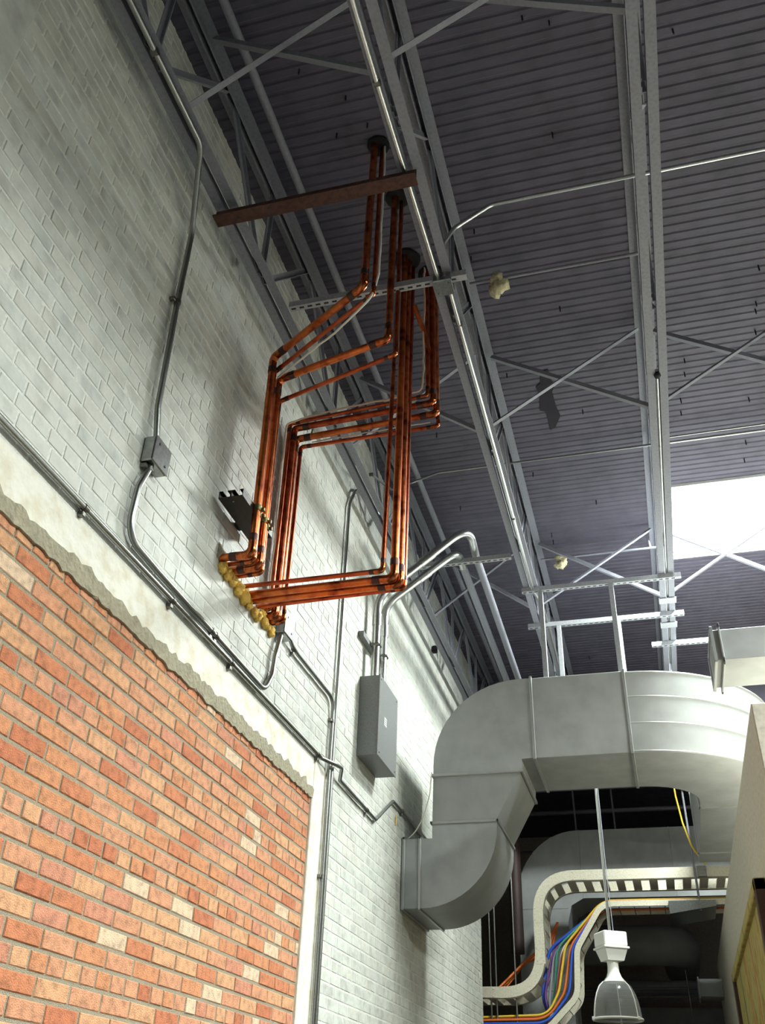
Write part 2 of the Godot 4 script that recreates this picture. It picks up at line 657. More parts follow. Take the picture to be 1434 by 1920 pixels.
func painted_wall() -> void:
	var root := Node3D.new()
	root.name = "wall_left"
	add_child(root)
	tag(root, "tall white painted brick wall carrying the conduits and copper pipes", "wall", "", "structure")
	var g := G.new()
	# wall body behind the bricks, with the bricked-up opening left out
	g.span(Vector3(-0.3, 3.20, WALL_END), Vector3(-0.002, 6.6, 5.0))
	g.span(Vector3(-0.3, 0.0, WALL_END), Vector3(-0.002, 3.20, -5.15))
	part(g, "wall_core", "painted_joint", root)
	var list := courses(22, 65, -1.40, WALL_END)
	list += courses(-10, 22, -5.42, WALL_END)
	lay(list, root, 0.0, COURSE - 0.010, 0.002, ["painted_brick", "painted_brick_gray", "painted_brick_cream", "painted_brick"], "paint_mixed", "distant_bricks", 0.0010)
	g = G.new()
	g.span(Vector3(-0.1, 0.0, -1.405), Vector3(0.05, DECK, 5.0), 0.01)
	part(g, "pilaster", "painted_brick", root)
	# smooth plastered band over the opening and the strip beside it
	g = G.new()
	g.span(Vector3(-0.1, 3.20, -5.15), Vector3(0.0, BED + 22 * COURSE - 0.004, -1.2), 0.006)
	var band := structure(g, "trim_1", "plaster", "white plastered band above the orange brick", "trim")
	band.position = Vector3.ZERO
	g = G.new()
	g.span(Vector3(-0.1, 0.0, -5.42), Vector3(0.002, BED + 22 * COURSE - 0.004, -5.15), 0.006)
	structure(g, "trim_2", "plaster", "white plastered strip beside the orange brick edge", "trim")
	# rough cement squeezed out along the top of the infill
	g = G.new()
	var f := FastNoiseLite.new()
	f.seed = 9
	f.frequency = 1.4
	f.fractal_octaves = 4
	var upper := PackedVector2Array()
	var lower := PackedVector2Array()
	var z := -1.2
	while z > -5.17:
		var spread := f.get_noise_2d(z * 6.0, 0.0)
		upper.append(Vector2(z, 3.262 + 0.038 * spread + 0.02 * f.get_noise_2d(z * 30.0, 5.0)))
		lower.append(Vector2(z, 3.194 + 0.016 * f.get_noise_2d(z * 9.0, 20.0) + 0.010 * f.get_noise_2d(z * 40.0, 9.0)))
		z -= 0.03
	for k in upper.size() - 1:
		var a := Vector3(0.001, lower[k].y, lower[k].x)
		var b := Vector3(0.001, lower[k + 1].y, lower[k + 1].x)
		var c := Vector3(0.006, upper[k + 1].y, upper[k + 1].x)
		var d := Vector3(0.006, upper[k].y, upper[k].x)
		g.quad(a, b, c, d)
		var back := Vector3(-0.02, 0, 0)
		g.quad(a + back, b + back, b, a)
		g.quad(d, c, c + back, d + back)
	structure(g, "trim_3", "cement", "ragged line of grey cement along the top of the orange brick", "trim")


func brick_infill() -> void:
	var root := Node3D.new()
	root.name = "wall_infill"
	add_child(root)
	tag(root, "orange brick filling the old opening in the white wall", "wall", "", "structure")
	var g := G.new()
	g.span(Vector3(-0.28, 0.0, -5.15), Vector3(-0.0138, 3.20, 5.0))
	part(g, "mortar_bed", "joint", root)
	var list := courses(-8, 18, -1.0, -5.145)
	for b: Array in courses(18, 19, -1.0, -5.145):
		b[1] = 3.181
		b.append(0.036 + 0.008 * sin(float(b[0]) * 17.0))
		list.append(b)
	lay(list, root, -0.010, COURSE - 0.0125, 0.003, ["clay_orange", "clay_red", "clay_salmon", "clay_tan", "clay_orange", "clay_pink", "clay_salmon", "clay_tan", "clay_pale", "clay_brown", "clay_salmon", "clay_orange"], "clay_mixed", "distant_bricks", 0.0014)


func roof() -> void:
	# corrugated deck: ribs run across the joists; holes for the roof lights
	var root := Node3D.new()
	root.name = "ceiling"
	add_child(root)
	tag(root, "grey corrugated steel roof deck seen from below", "ceiling", "", "structure")
	var holes := ROOF_LIGHTS
	var g := G.new()
	var period := 0.068
	var prof := [[0.0, 0.0], [0.036, 0.0], [0.046, 0.007], [0.058, 0.007], [0.068, 0.0]]
	var z := 5.2
	while z > -18.1:
		for k in 4:
			var za: float = z - prof[k][0]
			var zb: float = z - prof[k + 1][0]
			var ya: float = DECK + prof[k][1]
			var yb: float = DECK + prof[k + 1][1]
			var cuts := [-6.2, 10.2]
			for h: Rect2 in holes:
				if za > h.position.y and zb < h.end.y:
					cuts = [-6.2, h.position.x, h.end.x, 10.2]
			for i in range(0, cuts.size(), 2):
				g.quad(Vector3(cuts[i], ya, za), Vector3(cuts[i], yb, zb), Vector3(cuts[i + 1], yb, zb), Vector3(cuts[i + 1], ya, za))
		z -= period
	part(g, "deck_sheet", "deck", root)
	g = G.new()
	# roof build-up above the sheet, in strips around the holes
	var y0 := DECK + 0.03
	var y1 := DECK + 0.2
	var zs := [-18.3]
	for h: Rect2 in holes:
		zs.append_array([h.position.y - 0.02, h.end.y + 0.02])
	zs.append(5.3)
	for k in zs.size() - 1:
		if k % 2 == 0:
			g.span(Vector3(-6.3, y0, zs[k]), Vector3(10.3, y1, zs[k + 1]))
		else:
			var h: Rect2 = holes[k / 2]
			g.span(Vector3(-6.3, y0, zs[k]), Vector3(h.position.x - 0.02, y1, zs[k + 1]))
			g.span(Vector3(h.end.x + 0.02, y0, zs[k]), Vector3(10.3, y1, zs[k + 1]))
	part(g, "roof_board", "far_wall", root)
	# screw points sticking down through the sheet
	var screw := G.new()
	screw.tube(PackedVector3Array([Vector3(0, 0.01, 0), Vector3(0, -0.045, 0)]), 0.005, 6)
	var screw_mesh := screw.mesh()
	for p: Array in [[560, 130], [650, 180], [630, 250], [690, 230], [980, 30], [1030, 40], [1035, 250], [888, 430], [884, 482], [1050, 575], [1260, 55], [1420, 500], [1416, 565], [1414, 580], [1415, 620], [1283, 672], [1282, 698], [1276, 748], [1276, 771], [1407, 668], [1404, 745], [1398, 825], [950, 700], [1092, 768], [818, 812], [864, 950], [1034, 1000], [1038, 1014], [1118, 938], [1000, 886], [1394, 860], [1105, 1230], [1160, 1215]]:
		var d: Vector3 = cam_inv.inverse() * Vector3(p[0] - 717.0, 960.0 - p[1], -FOCAL)
		var at := CAM + d * ((DECK - 0.0 - CAM.y) / d.y)
		var o := MeshInstance3D.new()
		o.name = "deck_screw"
		o.mesh = screw_mesh
		o.material_override = mats["slot_dark"]
		o.position = Vector3(snappedf(at.x, 0.01), DECK, snappedf(at.z, 0.01))
		root.add_child(o, true)
	for i in holes.size():
		var h: Rect2 = holes[i]
		var t := Node3D.new()
		t.name = "window_%d" % (i + 1)
		add_child(t)
		t.position = Vector3(h.get_center().x, DECK, h.get_center().y)
		tag(t, ["glaring white roof light beside the double steel joist", "roof light out of the picture to the right", "roof light out of the picture nearest the viewer"][i], "skylight", "", "structure")
		g = G.new()
		var a := Vector3(h.position.x, DECK - 0.02, h.position.y)
		var b := Vector3(h.end.x, DECK + WELLS[i], h.end.y)
		g.span(a - Vector3(0.02, 0, 0.02), Vector3(a.x, b.y, b.z + 0.02))
		g.span(Vector3(b.x, a.y, a.z - 0.02), b + Vector3(0.02, 0, 0.02))
		g.span(Vector3(a.x, a.y, a.z - 0.02), Vector3(b.x, b.y, a.z))
		g.span(Vector3(a.x, a.y, b.z), Vector3(b.x, b.y, b.z + 0.02))
		part(g, "curb", "lamp_white", t)
		g = G.new()
		var m := 8
		for u in m:
			for w in m:
				var q: Array[Vector3] = []
				for s: Vector2 in [Vector2(u, w), Vector2(u + 1, w), Vector2(u + 1, w + 1), Vector2(u, w + 1)]:
					var x := s.x / m
					var y := s.y / m
					q.append(Vector3(lerpf(a.x, b.x, x), b.y - 0.02 + 0.18 * sin(PI * x) * sin(PI * y), lerpf(a.z, b.z, y)))
				g.quad(q[0], q[1], q[2], q[3])
		part(g, "glazing", "roof_glazing", t)
	# torn strip of black film stuck to the deck
	g = G.new()
	var outline := PackedVector2Array([Vector2(1.51, -5.23), Vector2(1.535, -5.25), Vector2(1.575, -5.24), Vector2(1.585, -5.36), Vector2(1.60, -5.43), Vector2(1.575, -5.50), Vector2(1.585, -5.68), Vector2(1.605, -5.80), Vector2(1.55, -5.93), Vector2(1.505, -5.96), Vector2(1.495, -5.72), Vector2(1.455, -5.70), Vector2(1.475, -5.52), Vector2(1.46, -5.42), Vector2(1.50, -5.38)])
	var tri := Geometry2D.triangulate_polygon(outline)
	for top in 2:
		var y := DECK - 0.002 - 0.003 * top
		for k in range(0, tri.size(), 3):
			var p0 := outline[tri[k]]
			var p1 := outline[tri[k + 1]]
			var p2 := outline[tri[k + 2]]
			g.tri(Vector3(p0.x, y, p0.y), Vector3(p1.x, y, p1.y), Vector3(p2.x, y, p2.y))
	for k in outline.size():
		var p0 := outline[k]
		var p1 := outline[(k + 1) % outline.size()]
		g.quad(Vector3(p0.x, DECK - 0.005, p0.y), Vector3(p1.x, DECK - 0.005, p1.y), Vector3(p1.x, DECK - 0.002, p1.y), Vector3(p0.x, DECK - 0.002, p0.y))
	single(g, "torn_film", "black_film", "torn dark strip of film stuck to the roof deck", "film")


# ---------------------------------------------------------------- steelwork
func angle_outline(leg: float, t: float, flip: float) -> PackedVector2Array:
	# an L: one leg along x, the other along y, heel at the origin
	var o := PackedVector2Array([Vector2(0, 0), Vector2(leg * flip, 0), Vector2(leg * flip, t), Vector2(t * flip, t), Vector2(t * flip, leg), Vector2(0, leg)])
	if Geometry2D.is_polygon_clockwise(o):
		o.reverse()
	return o


func joists() -> void:
	var words := ["grey open-web roof joist running along the white brick wall", "grey open-web roof joist between the copper risers and the deck screws, a junction box beneath", "grey open-web roof joist passing the glaring roof light", "open-web roof joist on the far side of the roof light, past the right edge"]
	for j in 4:
		var x: float = JOISTS[j]
		var t := thing("roof_joist", words[j], "joist", Vector3(x, CHORD, -2.0), "open-web roof joists")
		var z0 := 4.9
		var z1 := -10.8
		for s: float in [-1.0, 1.0]:
			var g := G.new()
			g.bar(Vector3(x + s * 0.013, CHORD, z0), Vector3(x + s * 0.013, CHORD, z1), Vector3.UP, angle_outline(0.05, 0.006, s))
			part(g, "bottom_chord", "steel_paint", t)
			g = G.new()
			g.bar(Vector3(x + s * 0.013, DECK - 0.001, z0), Vector3(x + s * 0.013, DECK - 0.001, z1), Vector3.DOWN, angle_outline(0.055, 0.006, -s))
			part(g, "top_chord", "steel_paint", t)
		# crimped angles: down to the panel point, an upright, and up again
		var first := [-1.95, -1.17, -1.33, -1.6][j] as float
		var z := first + 1.33 * 3
		while z > -10.0:
			for m: Array in [[z + 0.62, z + 0.05, 0.042], [z - 0.62, z - 0.05, 0.042], [z, z, 0.034]]:
				var a := Vector3(x, DECK - 0.02, m[0])
				var b := Vector3(x, CHORD + 0.02, m[1])
				var g := G.new()
				var w: float = m[2]
				g.bar(a, b, Vector3.RIGHT, PackedVector2Array([Vector2(-w * 0.5, -0.012), Vector2(w * 0.5, -0.012), Vector2(w * 0.5, -0.006), Vector2(-w * 0.5 + 0.006, -0.006), Vector2(-w * 0.5 + 0.006, 0.012), Vector2(-w * 0.5, 0.012)]))
				part(g, "web_member", "steel_paint", t)
			z -= 1.33
	

func bridging() -> void:
	var rows := [[-2.24, "nearest the top of the picture"], [-4.94, "by the torn dark film"], [-7.57, "by the glaring roof light"]]
	var bays := [[JOISTS[0], JOISTS[1], "bay along the wall"], [JOISTS[1], JOISTS[2], "middle bay"], [JOISTS[2], 3.43, "roof light bay"]]
	for r: Array in rows:
		for b: Array in bays:
			for s in 2:
				var lo := Vector3(b[0] + 0.045, CHORD + 0.03, r[0])
				var hi := Vector3(b[1] - 0.045, DECK - 0.05, r[0])
				if s == 1:
					lo = Vector3(b[1] - 0.045, CHORD + 0.03, r[0] - 0.03)
					hi = Vector3(b[0] + 0.045, DECK - 0.05, r[0] - 0.03)
				var g := G.new()
				g.bar(lo, hi, Vector3.UP, angle_outline(0.030, 0.004, 1.0))
				single(g, "bridging_angle", "steel_paint", "bridging angle in the %s, %s row, rising %s the wall" % [b[2], {-2.24: "dark upper", -4.94: "middle", -7.57: "far"}[r[0]], "away from" if s == 0 else "towards"], "brace", "cross bridging between the joists")


func strut(a: Vector3, b: Vector3, label: String, slots := true) -> void:
	# slotted channel, open side up
	var t := thing("strut_channel", label, "strut", a, "strut channels under the joists")
	var g := G.new()
	var w := 0.0205
	var o := PackedVector2Array([Vector2(-w, 0), Vector2(w, 0), Vector2(w, 0.041), Vector2(w - 0.009, 0.041), Vector2(w - 0.009, 0.038), Vector2(w - 0.003, 0.038), Vector2(w - 0.003, 0.003), Vector2(-w + 0.003, 0.003), Vector2(-w + 0.003, 0.038), Vector2(-w + 0.009, 0.038), Vector2(-w + 0.009, 0.041), Vector2(-w, 0.041)])
	g.bar(a, b, Vector3.UP, o)
	part(g, "channel", "strut_paint", t)
	if slots:
		var d := (b - a).normalized()
		var n := int((b - a).length() / 0.05)
		for k in n:
			var p := a + d * (0.025 + k * 0.05) + Vector3(0, -0.0008, 0)
			g = G.new()
			g.box(p, Vector3(0.028, 0.0016, 0.011) if absf(d.x) > 0.5 else Vector3(0.011, 0.0016, 0.028))
			part(g, "slot", "slot_dark", t)


func struts_and_rods() -> void:
	var y := CHORD - 0.045
	strut(Vector3(0.235, y, -3.515), Vector3(1.285, y, -3.515), "slotted grey channel crossing behind the copper risers, first from the rusty beam")
	strut(Vector3(0.25, y, -6.56), Vector3(1.06, y, -6.56), "slotted grey channel carrying the two thick curved conduits")
	strut(Vector3(1.06, y, -7.16), Vector3(2.40, y, -7.16), "grey channel under two joists just below the roof light, nearest of three")
	strut(Vector3(1.02, y, -7.85), Vector3(2.42, y, -7.85), "bright grey channel under two joists, middle of three above the duct")
	strut(Vector3(2.12, y, -8.46), Vector3(3.4, y, -8.46), "short bright channel under the joist, running behind the tan duct end")
	strut(Vector3(1.10, y - 0.14, -9.0), Vector3(2.32, y - 0.14, -9.0), "channel behind the duct top from which the pendant lamp hangs")
	for x: float in [JOISTS[1], JOISTS[2]]:
		var r := G.new()
		r.tube(PackedVector3Array([Vector3(x, y - 0.10, -9.0), Vector3(x, CHORD + 0.02, -9.0)]), 0.006, 8)
		single(r, "drop_rod", "strut_paint", "short threaded rod behind the duct top, under the %s joist" % ("middle" if x < 2.0 else "roof light"), "rod", "short rods behind the duct top")
	# uprights carrying the duct from those channels
	for p: Array in [[1.22, -7.16, "hanger channel beside the middle joist dropping to the duct, nearer one"], [1.82, -7.16, "hanger channel in the middle of the bay dropping to the duct, nearer one"], [1.30, -7.85, "pale hanger channel beside the middle joist dropping to the duct, farther one"], [1.84, -7.85, "pale hanger channel in the middle of the bay dropping to the duct, farther one"]]:
		var g := G.new()
		g.box(Vector3(p[0], (y + 4.71) * 0.5, p[1]), Vector3(0.041, y - 4.71, 0.041), Basis(), 0.003)
		single(g, "hanger_channel", "strut_paint", p[2], "hanger", "uprights holding the front duct")
	# clamp blocks on the joist by the roof light
	for p: Array in [[-7.62, "flat steel plate clamped under the joist beside the roof light"], [-8.1, "small bright clamp on the joist between two channels"]]:
		var g := G.new()
		g.box(Vector3(2.285, CHORD - 0.008, p[0]), Vector3(0.15, 0.012, 0.10), Basis(), 0.003)
		single(g, "joist_clamp", "strut_paint", p[1], "clamp", "clamps on the joist")
	# rusty beam
	var g := G.new()
	g.bar(Vector3(0.085, 5.505, -2.80), Vector3(1.17, 5.505, -2.80), Vector3.UP, PackedVector2Array([Vector2(-0.038, 0), Vector2(0.038, 0), Vector2(0.038, 0.008), Vector2(0.004, 0.008), Vector2(0.004, 0.075), Vector2(-0.004, 0.075), Vector2(-0.004, 0.008), Vector2(-0.038, 0.008)]))
	single(g, "rusty_beam", "rust", "rust-brown steel beam spanning from the wall to the next joist", "beam")
	# thin rods across the middle bay with a cream lump near one end
	for r: Array in [[-4.155, "upper"], [-7.72, "lower"]]:
		var t := thing("tie_rod", "thin grey rod across the middle bay, the %s of two" % r[1], "rod", Vector3(1.2, 6.2, r[0]), "rods across the middle bay")
		g = G.new()
		g.tube(PackedVector3Array([Vector3(1.19, 6.2, r[0]), Vector3(2.26, 6.2, r[0])]), 0.011, 10)
		part(g, "rod", "steel_paint", t)
		if r[1] == "lower":
			g = G.new()
			g.tube(PackedVector3Array([Vector3(2.21, 6.2, r[0]), Vector3(2.19, DECK, r[0])]), 0.011, 10)
			part(g, "upright", "steel_paint", t)
		g = G.new()
		for k in 4:
			g.lump(Vector3(1.375 + 0.028 * sin(k * 2.1), 6.19 - 0.022 * k, r[0] - 0.02 + 0.03 * cos(k * 1.7)), Vector3(0.04, 0.03, 0.05), 11 + k + int(r[0] * 10), 0.5, 7, 10)
		single(g, "foam_lump", "foam_cream", "ragged cream foam lump hanging on the %s thin roof rod" % r[1], "foam", "foam lumps on roof rods")


# ---------------------------------------------------------------- ducts
func frame_rect(g: G, a: Vector3, b: Vector3, w: float, out: float) -> void:
	# a raised collar round a rectangular duct between two corners that differ on two axes
	var lo := Vector3(minf(a.x, b.x), minf(a.y, b.y), minf(a.z, b.z))
	var hi := Vector3(maxf(a.x, b.x), maxf(a.y, b.y), maxf(a.z, b.z))
	var d := hi - lo
	var ax := 0 if d.x < 0.0001 else (1 if d.y < 0.0001 else 2)
	var u := (ax + 1) % 3
	var v := (ax + 2) % 3
	for k in 2:
		for s in 2:
			var p := lo
			var q := hi
			p[ax] = lo[ax] - w * 0.5
			q[ax] = hi[ax] + w * 0.5
			var e := u if k == 0 else v
			var f := v if k == 0 else u
			p[e] = (lo[e] - out) if s == 0 else (hi[e] - 0.004)
			q[e] = (lo[e] + 0.004) if s == 0 else (hi[e] + out)
			p[f] = lo[f] - out
			q[f] = hi[f] + out
			g.span(p, q, 0.003)


func ducts() -> void:
	var zf := -7.10
	var zb := -7.93
	var t := thing("air_duct", "large grey air duct crossing the room and dropping into the wall", "duct", Vector3(1.2, 3.0, -7.5))
	# upper elbow
	var o := PackedVector2Array([Vector2(0.286, 3.942)])
	for k in 15:
		var a := PI / 2 * k / 14.0
		o.append(Vector2(0.99 - 0.704 * cos(a), 4.03 + 0.685 * sin(a)))
	o.append_array([Vector2(1.095, 4.715), Vector2(1.095, 4.05), Vector2(0.99, 4.045), Vector2(0.985, 3.955)])
	var g := G.new()
	g.slab(o, zf, zb)
	part(g, "upper_elbow", "duct", t)
	g = G.new()
	g.span(Vector3(1.095, 4.045, zb), Vector3(1.835, 4.715, zf), 0.004)
	part(g, "straight_section", "duct", t)
	# elbow in plan, turning away
	g = G.new()
	var lo := 4.045
	var hi := 4.71
	var n := 18
	var cz := -8.44
	for k in n:
		var q: Array[Vector3] = []
		for s in 2:
			var a := PI / 2 * (k + s) / n
			q.append(Vector3(1.835 + 1.2 * sin(a), 0, cz + (zf - cz) * cos(a)))
			q.append(Vector3(1.835 + 0.5 * sin(a), 0, cz + (zb - cz) * cos(a)))
		var up := Vector3(0, hi, 0)
		var dn := Vector3(0, lo, 0)
		var a0 := PI / 2 * k / n
		var a1 := PI / 2 * (k + 1) / n
		var n0 := Vector3(sin(a0) * (zf - cz), 0, cos(a0) * 1.2).normalized()
		var n1 := Vector3(sin(a1) * (zf - cz), 0, cos(a1) * 1.2).normalized()
		var o0: Array[Vector3] = [q[0] + dn, q[2] + dn, q[2] + up, q[0] + up]
		g.soft(o0[0], o0[1], o0[2], o0[3], n0, n1)
		g.soft(q[3] + dn, q[1] + dn, q[1] + up, q[3] + up, -n1, -n0)
		g.quad(q[0] + up, q[2] + up, q[3] + up, q[1] + up)
		g.quad(q[0] + dn, q[1] + dn, q[3] + dn, q[2] + dn)
	part(g, "sweep_elbow", "duct", t)
	for h: float in [0.235, 0.45, 0.655, 0.01]:
		g = G.new()
		var path := PackedVector3Array()
		for k in n + 1:
			var a := PI / 2 * k / n
			path.append(Vector3(1.835 + 1.2 * sin(a), lo + h, cz + (zf - cz) * cos(a)))
		g.tube(path, 0.006, 6)
		part(g, "seam", "duct_seam", t)
	g = G.new()
	g.span(Vector3(2.335, lo, -10.55), Vector3(3.035, hi, cz), 0.004)
	part(g, "return_section", "duct", t)
	# transition and lower elbow into the wall
	g = G.new()
	var ta: Array[Vector3] = [Vector3(0.286, 3.945, zf), Vector3(0.985, 3.955, zf), Vector3(0.985, 3.955, zb), Vector3(0.286, 3.945, zb)]
	var tb: Array[Vector3] = [Vector3(0.246, 3.605, -7.24), Vector3(0.758, 3.632, -7.24), Vector3(0.758, 3.632, -8.08), Vector3(0.246, 3.605, -8.08)]
	for k in 4:
		var m := (k + 1) % 4
		g.quad(tb[k], tb[m], ta[m], ta[k])
	part(g, "transition", "duct", t)
	var low := PackedVector2Array([Vector2(0.246, 3.605), Vector2(0.246, 3.503), Vector2(0.0, 3.505), Vector2(0.0, 2.993), Vector2(0.10, 2.992)])
	for k in 15:
		var a := PI / 2 * k / 14.0
		low.append(Vector2(0.16 + 0.598 * sin(a), 3.58 - 0.588 * cos(a)))
	low.append(Vector2(0.758, 3.632))
	g = G.new()
	g.slab(low, -7.24, -8.08)
	part(g, "lower_elbow", "duct", t)
	for f: Array in [[Vector3(0.286, 3.95, zf), Vector3(0.985, 3.95, zb)], [Vector3(0.246, 3.62, -7.24), Vector3(0.758, 3.62, -8.08)], [Vector3(1.095, 4.045, zf), Vector3(1.095, 4.715, zb)], [Vector3(1.835, 4.045, zf), Vector3(1.835, 4.715, zb)], [Vector3(0.149, 2.993, -7.24), Vector3(0.149, 3.504, -8.08)], [Vector3(0.02, 2.993, -7.24), Vector3(0.02, 3.504, -8.08)], [Vector3(2.335, lo, -8.6), Vector3(3.035, hi, -8.6)], [Vector3(2.335, lo, -10.15), Vector3(3.035, hi, -10.15)]]:
		g = G.new()
		frame_rect(g, f[0], f[1], 0.022, 0.014)
		part(g, "flange", "duct_seam", t)
	# slim duct stub at the upper right
	t = thing("branch_duct", "slim tan-grey duct end with a flange, coming in from the right above the partition", "duct", Vector3(3.0, 4.25, -6.2))
	g = G.new()
	g.span(Vector3(2.45, 4.25, -6.47), Vector3(6.5, 4.47, -6.0), 0.004)
	part(g, "body", "duct", t)
	g = G.new()
	frame_rect(g, Vector3(2.45, 4.25, -6.47), Vector3(2.45, 4.47, -6.0), 0.02, 0.02)
	part(g, "flange", "duct_seam", t)
	g = G.new()
	frame_rect(g, Vector3(2.50, 4.25, -6.47), Vector3(2.50, 4.47, -6.0), 0.012, 0.035)
	part(g, "flange", "duct_seam", t)
	# second duct behind the cable tray
	t = thing("rear_duct", "grey duct in shade behind the cable tray, bending down beside the wall end", "duct", Vector3(0.5, 2.0, -12.6))
	o = PackedVector2Array([Vector2(0.20, 0.5)])
	for k in 15:
		var a := PI / 2 * k / 14.0
		o.append(Vector2(0.98 - 0.78 * cos(a), 4.06 + 0.81 * sin(a)))
	o.append_array([Vector2(4.5, 4.87), Vector2(4.5, 4.06), Vector2(1.0, 4.06), Vector2(0.85, 3.98), Vector2(0.80, 3.80), Vector2(0.80, 0.5)])
	g = G.new()
	g.slab(o, -12.2, -13.0)
	part(g, "body", "duct", t)
	for f: Array in [[Vector3(1.0, 4.06, -12.2), Vector3(1.0, 4.87, -13.0)], [Vector3(0.20, 3.95, -12.2), Vector3(0.80, 3.95, -13.0)], [Vector3(0.20, 3.05, -12.2), Vector3(0.80, 3.05, -13.0)], [Vector3(2.1, 4.06, -12.2), Vector3(2.1, 4.87, -13.0)]]:
		g = G.new()
		frame_rect(g, f[0], f[1], 0.012, 0.006)
		part(g, "flange", "duct", t)


# ---------------------------------------------------------------- wall equipment
func wall_box() -> void:
	var t := thing("electrical_enclosure", "dark grey steel pull box on the white brick wall with a small sticker", "electrical box", Vector3(0.0, 3.73, -6.2))
	var g := G.new()
	g.span(Vector3(0.0, 3.735, -6.448), Vector3(0.148, 4.325, -5.958), 0.003)
	part(g, "body", "enclosure", t)
	g = G.new()
	g.span(Vector3(0.146, 3.73, -6.453), Vector3(0.154, 4.33, -5.953), 0.003)
	var cover := part(g, "cover", "enclosure", t)
	for p: Array in [[3.76, -5.99], [3.76, -6.41], [4.30, -5.99], [4.30, -6.41]]:
		g = G.new()
		g.lump(Vector3(0.155, p[0], p[1]), Vector3(0.004, 0.007, 0.007), 1, 0.0, 6, 8)
		part(g, "screw", "clip", cover)
	g = G.new()
	g.span(Vector3(0.154, 4.0, -6.16), Vector3(0.1548, 4.06, -6.10))
	var st := part(g, "sticker", "sticker", t)
	for k in 3:
		g = G.new()
		g.span(Vector3(0.1548, 4.012 + k * 0.015, -6.152), Vector3(0.1552, 4.018 + k * 0.015, -6.112))
		part(g, "print_line", "print", st)
	# two thick conduits from the top of the box over to the roof
	var runs := [
		[Vector3(0.075, 4.31, -6.07), Vector3(0.075, 5.03, -6.07), Vector3(0.78, 5.66, -6.18), Vector3(0.76, 5.625, -6.6), Vector3(0.745, 5.585, -9.6)],
		[Vector3(0.075, 4.31, -6.27), Vector3(0.075, 5.06, -6.27), Vector3(0.64, 5.59, -6.42), Vector3(0.63, 5.60, -6.7), Vector3(0.62, 5.585, -9.6)]]
	for k in 2:
		t = thing("thick_conduit", ["thick shiny conduit rising from the grey box, the one nearer the copper pipes", "thick shiny conduit rising from the grey box, the one farther along the wall"][k], "conduit", Vector3(0.075, 4.31, runs[k][0].z), "thick conduits from the grey box")
		g = G.new()
		var whole := rounded(runs[k], 0.26, 10)
		g.tube(whole.slice(0, whole.size() - 2), 0.031, 18)
		part(g, "tube", "conduit_bright", t)
		g = G.new()
		g.tube(whole.slice(whole.size() - 3), 0.0315, 18)
		part(g, "painted_run", "steel_paint", t)
		for c: Array in [[Vector3(0.075, 4.78, 0), Vector3(0.075, 4.88, 0)], [0.46, 0.60]]:
			g = G.new()
			var a: Vector3
			var b: Vector3
			if c[0] is Vector3:
				a = (c[0] as Vector3) + Vector3(0, 0, runs[k][0].z)
				b = (c[1] as Vector3) + Vector3(0, 0, runs[k][0].z)
			else:
				a = (runs[k][1] as Vector3).lerp(runs[k][2], c[0])
				b = (runs[k][1] as Vector3).lerp(runs[k][2], c[1])
			g.tube(PackedVector3Array([a, b]), 0.036, 18)
			part(g, "coupling", "conduit_bright", t)
		g = G.new()
		g.tube(PackedVector3Array([Vector3(0.075, 4.325, runs[k][0].z), Vector3(0.075, 4.36, runs[k][0].z)]), 0.04, 12)
		part(g, "locknut", "conduit_bright", t)
		g = G.new()
		g.box(Vector3(0.075, 4.615, runs[k][0].z), Vector3(0.075, 0.022, 0.075), Basis(), 0.008)
		g.box(Vector3(0.075, 4.615, runs[k][0].z - 0.05), Vector3(0.02, 0.018, 0.05), Basis(), 0.004)
		part(g, "clamp", "clip", t)
	g = G.new()
	g.bar(Vector3(0.0, 4.60, -5.86), Vector3(0.0, 4.60, -6.42), Vector3.UP, PackedVector2Array([Vector2(0.0, 0.0), Vector2(0.0415, 0.0), Vector2(0.0415, 0.041), Vector2(0.0, 0.041)]))
	single(g, "wall_strut", "enclosure", "short dark channel on the wall behind the two thick conduits", "bracket")


func copper_pipe(label: String, points: Array, r: float, bend: float, metal: String, group: String) -> void:
	var base: Vector3 = points[0]
	var t := thing("copper_pipe", label, "pipe", base, group)
	var g := G.new()
	g.tube(rounded(points, bend, 8), r, 16)
	part(g, "tube", metal, t)
	for k in range(1, points.size() - 1):
		var p: Vector3 = points[k]
		var a: Vector3 = ((points[k - 1] as Vector3) - p)
		var b: Vector3 = ((points[k + 1] as Vector3) - p)
		var ang := a.angle_to(b)
		var tl := minf(bend / tan(ang / 2.0), minf(a.length(), b.length()) * 0.48)
		var s := tl + r * 1.1
		var arc := rounded([p + a.normalized() * s, p, p + b.normalized() * s], bend, 8)
		g = G.new()
		g.tube(arc, r * 1.11, 16)
		var e := part(g, "elbow", "copper_fitting", t)
		for w: Vector3 in [a.normalized(), b.normalized()]:
			g = G.new()
			g.tube(PackedVector3Array([p + w * (s - r * 0.3), p + w * (s + r * 1.7)]), r * 1.12, 16)
			part(g, "solder_band", "scorched", e)


func foam_blob(at: Vector3, size: Vector3, s: int, label: String) -> void:
	var g := G.new()
	g.lump(at, size, s, 0.35, 9, 12)
	g.lump(at + Vector3(0.008, -size.y * 0.6, 0.012), size * 0.6, s + 40, 0.35, 7, 10)
	single(g, "spray_foam", "foam", label, "foam", "yellow foam where the pipes leave the wall")


